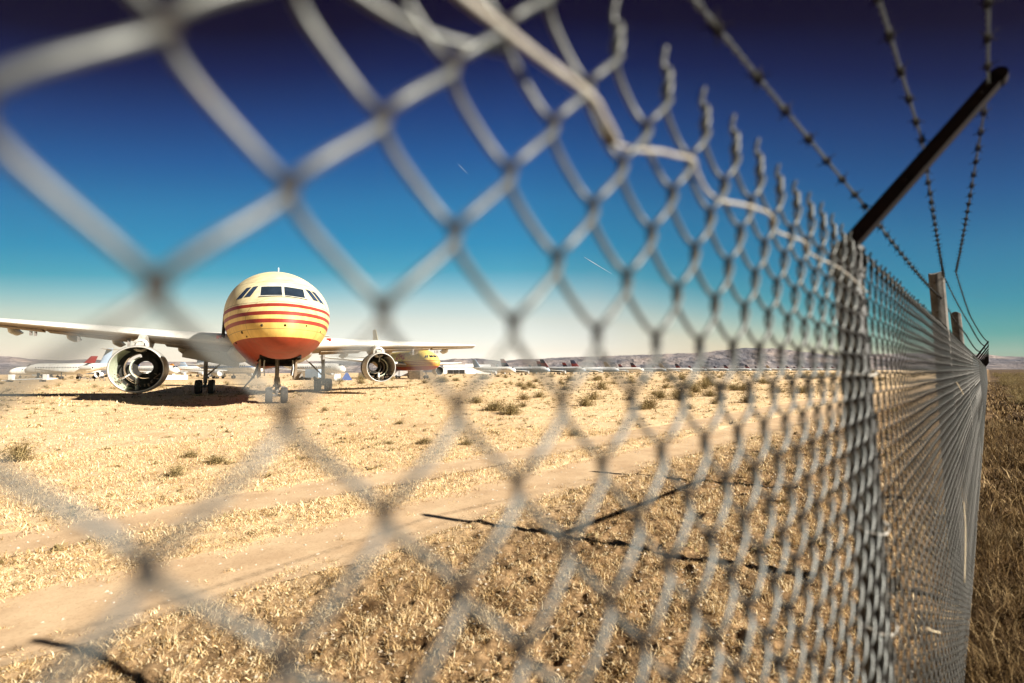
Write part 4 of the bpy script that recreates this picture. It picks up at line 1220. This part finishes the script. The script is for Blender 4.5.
for rname, lst in (('front', row), ('back', back)):
    for q, (px, D, kd, hd) in enumerate(lst):
        pr = protos[kd]
        o = pr if kd not in used else copy_tree(pr)
        used.add(kd)
        tb = 32
        hd += .12; sc = .80
        o.location = nose_from_tail(px, D * .76, hd, tb * sc); o.rotation_euler = (0, 0, hd); o.scale = (sc,) * 3
        key = (rname, kd); cnt[key] = cnt.get(key, 0) + 1
        w = ORD[cnt[key] - 1]
        o['label'] = '%s, %s of that kind from the left, %s row' % (descr[kd], w, rname)
        o['group'] = GR; o['category'] = 'airliner'

# ------------------------------------------------------------------ hangar and yard clutter
def hangar(px, D, w, d, h, rz):
    x, y, _ = at_px(px, D)
    r = thing('hangar', 'low white hangar with a dark open bay at the foot of the hills', 'building', (x, y, 0), rz)
    mb = MB(); mb.box((0, 0, h * .36), (w, d, h * .72)); mb.build('wall', M['white'], r)
    rf = MB(); e = .6
    rf.add([(-w / 2 - e, -d / 2 - e, h * .721), (w / 2 + e, -d / 2 - e, h * .721), (w / 2 + e, d / 2 + e, h * .721), (-w / 2 - e, d / 2 + e, h * .721), (-w / 2 - e, 0, h), (w / 2 + e, 0, h)],
           [(0, 1, 5, 4), (2, 3, 4, 5), (0, 4, 3), (1, 2, 5), (3, 2, 1, 0)])
    rf.build('roof', M['white'], r)
    db = MB()
    for q in range(3): db.box((-w * .36 + q * w * .125, -d / 2 - .05, h * .22), (w * .12, .12, h * .42))
    db.build('open_bay', M['dark'], r)
    v = MB(); v.box((w * .06, 0, h * 1.02), (w * .2, 2.0, h * .12)); v.build('roof_vent', M['grey'], r)
    return r
hangar(467, 470, 44, 26, 9.0, .1)
def truck(px, D, label, col, rz):
    x, y, _ = at_px(px, D); r = thing('service_truck', label, 'truck', (x, y, 0), rz, 'vehicles and boxes between the parked jets')
    b = MB(); b.hexa([(-1.1, -3, .6), (1.1, -3, .6), (1.1, 1, .6), (-1.1, 1, .6), (-1.1, -3, 2.6), (1.1, -3, 2.6), (1.1, 1, 2.6), (-1.1, 1, 2.6)]); b.build('cargo_box', col, r)
    c = MB(); c.hexa([(-1, 1.1, .6), (1, 1.1, .6), (1, 3, .6), (-1, 3, .6), (-1, 1.1, 2.2), (1, 1.1, 2.2), (.9, 2.1, 2.2), (-.9, 2.1, 2.2)]); c.build('cab', M['white'], r)
    g = MB(); g.hexa([(-.85, 2.25, 1.5), (.85, 2.25, 1.5), (.85, 2.62, 1.3), (-.85, 2.62, 1.3), (-.85, 2.18, 2.05), (.85, 2.18, 2.05), (.85, 2.3, 2.05), (-.85, 2.3, 2.05)]); g.build('windscreen', M['window'], r)
    for sx in (-1, 1):
        for yy in (-2, 2):
            w = MB(); w.lathe([(-.14, .01), (-.14, .45), (.14, .45), (.14, .01)], 'X', (sx * 1.0, yy, .45), 16); w.build('wheel', M['tyre'], r)
def crate(px, D, w, h, label, col, name='storage_box', cat='box'):
    x, y, _ = at_px(px, D); r = thing(name, label, cat, (x, y, 0), random.uniform(-.6, .6), 'vehicles and boxes between the parked jets')
    b = MB(); b.box((0, 0, h / 2 + .12), (w, w * .6, h)); b.build('body', col, r)
    f = MB()
    for q in (-1, 1): f.box((q * w * .35, 0, .06), (w * .1, w * .6, .12))
    f.build('skid', M['dark'], r)
    l = MB(); l.box((0, 0, h + .15), (w * 1.03, w * .63, .06)); l.build('lid', M['grey'], r)
truck(312, 118, 'small white truck under the right wing, left of the blue tent', M['steelblue'], 1.2)
truck(404, 150, 'small white truck under the far yellow jet', M['white'], 1.4)
truck(216, 160, 'white box truck behind the left main wheels', M['white'], 1.3)
crate(303, 120, 4.0, 1.9, 'brown box beside the small white truck under the right wing', M['brownmetal'])
crate(416, 118, 3.0, 2.0, 'grey-brown covered crate under the nose of the far yellow jet', M['brownmetal'])
crate(366, 140, 4.0, 1.6, 'white crate behind the right-hand engine shell', M['white'])
crate(176, 130, 5.0, 1.2, 'low white crate right of the left-hand engine', M['white'])
x, y, _ = at_px(347, 112)
tn = thing('tent', 'small blue and white tent left of the right-hand engine', 'tent', (x, y, 0), .3)
mb = MB(); mb.add([(-1.2, -1.2, 0), (1.2, -1.2, 0), (1.2, 1.2, 0), (-1.2, 1.2, 0), (-.25, 0, 1.7), (.25, 0, 1.7)], [(0, 1, 5, 4), (2, 3, 4, 5), (1, 2, 5), (0, 4, 3)]); mb.build('canopy', M['navyblue'], tn)
mb = MB(); mb.hexa([(-2.8, -1, 0), (-1.3, -1, 0), (-1.3, 1, 0), (-2.8, 1, 0), (-2.6, -.8, 1.5), (-1.4, -.8, 1.5), (-1.4, .8, 1.5), (-2.6, .8, 1.5)]); mb.build('annex', M['white'], tn)
# detached wing panel lying on the ground, left
x, y, _ = at_px(25, 112)
wp = thing('detached_wing', 'detached white wing panel lying on the ground at the left edge', 'wing', (x, y, 0), .1)
mb = MB(); mb.loft([[(s_, b + q, z + h) for q, h in airfoil(c, .14)] for s_, b, z, c in ((-5, .3, .3, 1.4), (-1, 0, .5, 2.2), (5, -.3, .7, 3.2))]); mb.build('skin', M['white'], wp, smooth='auto')
mb = MB(); mb.box((-2.6, 0, 1.1), (.8, .8, 1.2)); mb.box((4.6, 0, 1.1), (1.0, .5, 1.3)); mb.build('end_rib', M['white'], wp)
mb = MB(); mb.box((-3.5, .6, .14), (.3, 1.5, .28)); mb.box((3.5, .6, .2), (.3, 1.5, .4)); mb.build('trestle', M['wood'], wp)
# junk between the left jets
for q, (px, D, lb) in enumerate(((98, 120, 'dark engine parts on a stand below the T-tailed jet'), (86, 135, 'pile of brown scrap under the tail of the white jet'), (45, 150, 'brown wheel trolley under the nose of the white jet'))):
    x, y, _ = at_px(px, D); r = thing('scrap_stand', lb, 'scrap metal', (x, y, 0), q * .7, 'scrap left between the jets')
    mb = MB(); rj = random.Random(q)
    for _ in range(7):
        p = (rj.uniform(-1.6, 1.6), rj.uniform(-1, 1), rj.uniform(.6, 1.8)); mb.tube([p, (p[0] + rj.uniform(-.9, .9), p[1] + rj.uniform(-.5, .5), p[2] + rj.uniform(-.5, .5))], rj.uniform(.15, .4), 8)
    mb.build('engine_parts', M['dark'] if q != 1 else M['brownmetal'], r)
    mb = MB()
    for sx in (-1.3, 1.3):
        for sy in (-.7, .7): mb.tube([(sx, sy, 0), (sx * .8, sy * .8, 1.1)], .07, 6)
    mb.box((0, 0, .6), (2.6, 1.3, .1)); mb.build('stand', M['strut'], r)
    if q == 0:
        mb = MB(); mb.lathe([(0, .7), (.2, .75), (1.2, .6), (1.3, .1)], 'Y', (.8, -1, 1.6), 16); mb.build('intake_ring', M['white'], r, smooth='auto')

# two short condensation trails high in the sky
def contrail(p0, p1, D, label, w=9):
    mb = MB()
    def W(px, py):
        v = (cam.matrix_world.to_3x3() @ Vector(((px - 512) / FPX, (341.5 - py) / FPX, -1))); v = v / v.y * D
        return Vector((v.x, v.y, v.z + EYE))
    a, b = W(*p0), W(*p1); mb.tube([a, a.lerp(b, .3), a.lerp(b, .7), b], [w * .55, w, w * .6, w * .2], 8)
    o = mb.build('contrail', CT, smooth=True); tag(o, label, 'contrail', 'short contrails in the blue sky')
CT = simple('ice_cloud', (.40, .42, .46), 1, 0, .05, .01, spec=0)
contrail((584, 257), (612, 274), 9000, 'short white contrail low in the sky right of the picture centre', 5)
contrail((458, 164), (468, 174), 9000, 'faint tiny contrail higher up, left of the other one', 3)

# ------------------------------------------------------------------ haze
if HAZE > 0:
    mb = MB(); mb.box((0, 1500, 164), (17000, 15500, 338))
    hm = bpy.data.materials.new('desert_haze'); hm.use_nodes = True
    ht = hm.node_tree; ht.nodes.remove(ht.nodes['Principled BSDF'])
    pv = ht.nodes.new('ShaderNodeVolumePrincipled'); pv.inputs['Color'].default_value = (.76, .78, .95, 1)
    pv.inputs['Density'].default_value = HAZE; pv.inputs['Anisotropy'].default_value = 0.0
    ht.links.new(pv.outputs[0], ht.nodes['Material Output'].inputs['Volume'])
    hz = mb.build('haze', hm); hz['kind'] = 'stuff'; hz['label'] = 'thin pale dust haze over the desert'

# ------------------------------------------------------------------ sky and sun
SUN_DIR = Vector((.885, -.466, 0)).normalized()
EL = math.radians(26.6); AZ = math.atan2(SUN_DIR.x, SUN_DIR.y)
sd = bpy.data.lights.new('sun', 'SUN'); sd.energy = 5.0; sd.angle = math.radians(.53); sd.color = (1, .93, .82)
so = bpy.data.objects.new('sun', sd); C.objects.link(so)
v = Vector((SUN_DIR.x * math.cos(EL), SUN_DIR.y * math.cos(EL), math.sin(EL)))
so.rotation_euler = (-v).to_track_quat('-Z', 'Y').to_euler(); so.location = (20, -10, 30)
EXPO = 1.5
w = bpy.data.worlds.new('World'); scene.world = w; w.use_nodes = True
nt = w.node_tree; bg = nt.nodes['Background']; L = nt.links.new
sky = nt.nodes.new('ShaderNodeTexSky'); sky.sky_type = 'NISHITA'; sky.sun_disc = False
sky.sun_elevation = EL; sky.sun_rotation = AZ; sky.altitude = 700; sky.dust_density = 1.0
# polarised look: the Nishita sky is filtered by a tint that depends on height above the horizon and on the direction
tc = nt.nodes.new('ShaderNodeTexCoord'); sx = nt.nodes.new('ShaderNodeSeparateXYZ'); L(tc.outputs['Generated'], sx.inputs[0])
def math_(op, a, b=None, c=None):
    m = nt.nodes.new('ShaderNodeMath'); m.operation = op
    for q, u in enumerate((a, b, c)):
        if u is None: continue
        if isinstance(u, bpy.types.NodeSocket): L(u, m.inputs[q])
        else: m.inputs[q].default_value = u
    return m.outputs[0]
el = math_('MULTIPLY', math_('ARCSINE', sx.outputs[2]), 180 / PI)
az = math_('MULTIPLY', math_('ARCTAN2', sx.outputs[0], sx.outputs[1]), 180 / PI)
aa = math_('MINIMUM', math_('ABSOLUTE', az), 60)
k1 = math_('MULTIPLY_ADD', math_('POWER', math_('DIVIDE', aa, 45), 2), .30, 1.0)
rt = math_('SMOOTHSTEP' if False else 'MULTIPLY', math_('MINIMUM', math_('MAXIMUM', math_('DIVIDE', math_('SUBTRACT', az, 10), 34), 0), 1), 9.0)
lt = math_('MULTIPLY', math_('MINIMUM', math_('MAXIMUM', math_('DIVIDE', math_('SUBTRACT', -15.0, az), 30), 0), 1), 1.0)
rt = math_('MULTIPLY', rt, math_('MAXIMUM', math_('SUBTRACT', 1.0, math_('DIVIDE', el, 32.0)), 0))
e2 = math_('ADD', math_('ADD', math_('MULTIPLY', el, k1), rt), lt)
fac = math_('DIVIDE', e2, 45.0)
ramp = nt.nodes.new('ShaderNodeValToRGB'); L(fac, ramp.inputs[0])
def lin(c): return tuple((x / 255 / 12.92 if x / 255 <= .04045 else ((x / 255 + .055) / 1.055) ** 2.4) for x in c)
NIS = [(0, (.3291, .3162, .2287)), (3, (.4257, .4963, .4343)), (7, (.3132, .4319, .5009)), (12, (.2189, .3274, .4504)), (20, (.1448, .2266, .3519)), (30, (.1024, .1633, .2711)), (45, (.0757, .1217, .2103))]
TGT = [(0, (238, 228, 210)), (2.5, (238, 231, 213)), (6, (216, 220, 206)), (8, (185, 208, 203)), (9.8, (140, 190, 198)), (12, (76, 162, 187)), (15, (51, 145, 184)), (19.4, (46, 125, 174)), (24.5, (36, 94, 154)), (29, (30, 66, 125)), (33.5, (20, 34, 84)), (37.5, (12, 5, 42)), (42, (9, 0, 30))]
STR = .1
cr = ramp.color_ramp; els = cr.elements
vals = []
for e, c in TGT:
    t = lin(c); nis = [np.interp(e, [a for a, _ in NIS], [b[q] for _, b in NIS]) for q in range(3)]
    vals.append((e / 45.0, [t[q] / 2 ** EXPO / nis[q] for q in range(3)]))
mx = max(max(v_) for _, v_ in vals)
els[0].position = 0; els[0].color = (*[q / mx for q in vals[0][1]], 1)
els[1].position = vals[-1][0]; els[1].color = (*[q / mx for q in vals[-1][1]], 1)
for p_, c_ in vals[1:-1]:
    q = els.new(p_); q.color = (*[u / mx for u in c_], 1)
mul = nt.nodes.new('ShaderNodeMix'); mul.data_type = 'RGBA'; mul.blend_type = 'MULTIPLY'; mul.inputs[0].default_value = 1; mul.clamp_result = False
L(sky.outputs[0], mul.inputs[6]); L(ramp.outputs[0], mul.inputs[7])
# faint pinkish cloud wisps low on the right
nz = nt.nodes.new('ShaderNodeTexNoise'); nz.inputs['Scale'].default_value = 9; nz.inputs['Detail'].default_value = 6; nz.inputs['Roughness'].default_value = .65
mp = nt.nodes.new('ShaderNodeMapping'); mp.inputs['Scale'].default_value = (1, 1, 5.0); L(tc.outputs['Generated'], mp.inputs[0]); L(mp.outputs[0], nz.inputs['Vector'])
cm = math_('MULTIPLY', math_('MAXIMUM', math_('SUBTRACT', nz.outputs['Fac'], .58), 0), 3.0)
band = math_('MULTIPLY', math_('MAXIMUM', math_('SUBTRACT', 1, math_('ABSOLUTE', math_('DIVIDE', math_('SUBTRACT', el, 5.3), 1.6))), 0), math_('MAXIMUM', math_('SUBTRACT', 1, math_('ABSOLUTE', math_('DIVIDE', math_('SUBTRACT', az, 44), 5))), 0))
cf = math_('MINIMUM', math_('MULTIPLY', cm, band), .6)
mc = nt.nodes.new('ShaderNodeMix'); mc.data_type = 'RGBA'; L(cf, mc.inputs[0]); L(mul.outputs[2], mc.inputs[6]); mc.inputs[7].default_value = (1.7 / mx, 1.35 / mx, 1.3 / mx, 1)
dim = math_('SUBTRACT', 1.0, math_('MULTIPLY', math_('MINIMUM', math_('DIVIDE', aa, 42), 1.1), .40))
dm = nt.nodes.new('ShaderNodeVectorMath'); dm.operation = 'SCALE'; L(mc.outputs[2], dm.inputs[0]); L(dim, dm.inputs['Scale'])
L(dm.outputs[0], bg.inputs[0])
bg.inputs[1].default_value = STR * mx

# ------------------------------------------------------------------ render settings
scene.view_settings.view_transform = 'Standard'; scene.view_settings.look = 'None'
scene.view_settings.exposure = EXPO; scene.view_settings.gamma = 1
scene.render.engine = 'CYCLES'
cy = scene.cycles
cy.use_denoising = True; cy.max_bounces = 5; cy.diffuse_bounces = 3; cy.glossy_bounces = 3; cy.transmission_bounces = 2; cy.volume_bounces = 0
cy.use_adaptive_sampling = True; cy.adaptive_threshold = .008
cy.caustics_reflective = False; cy.caustics_refractive = False
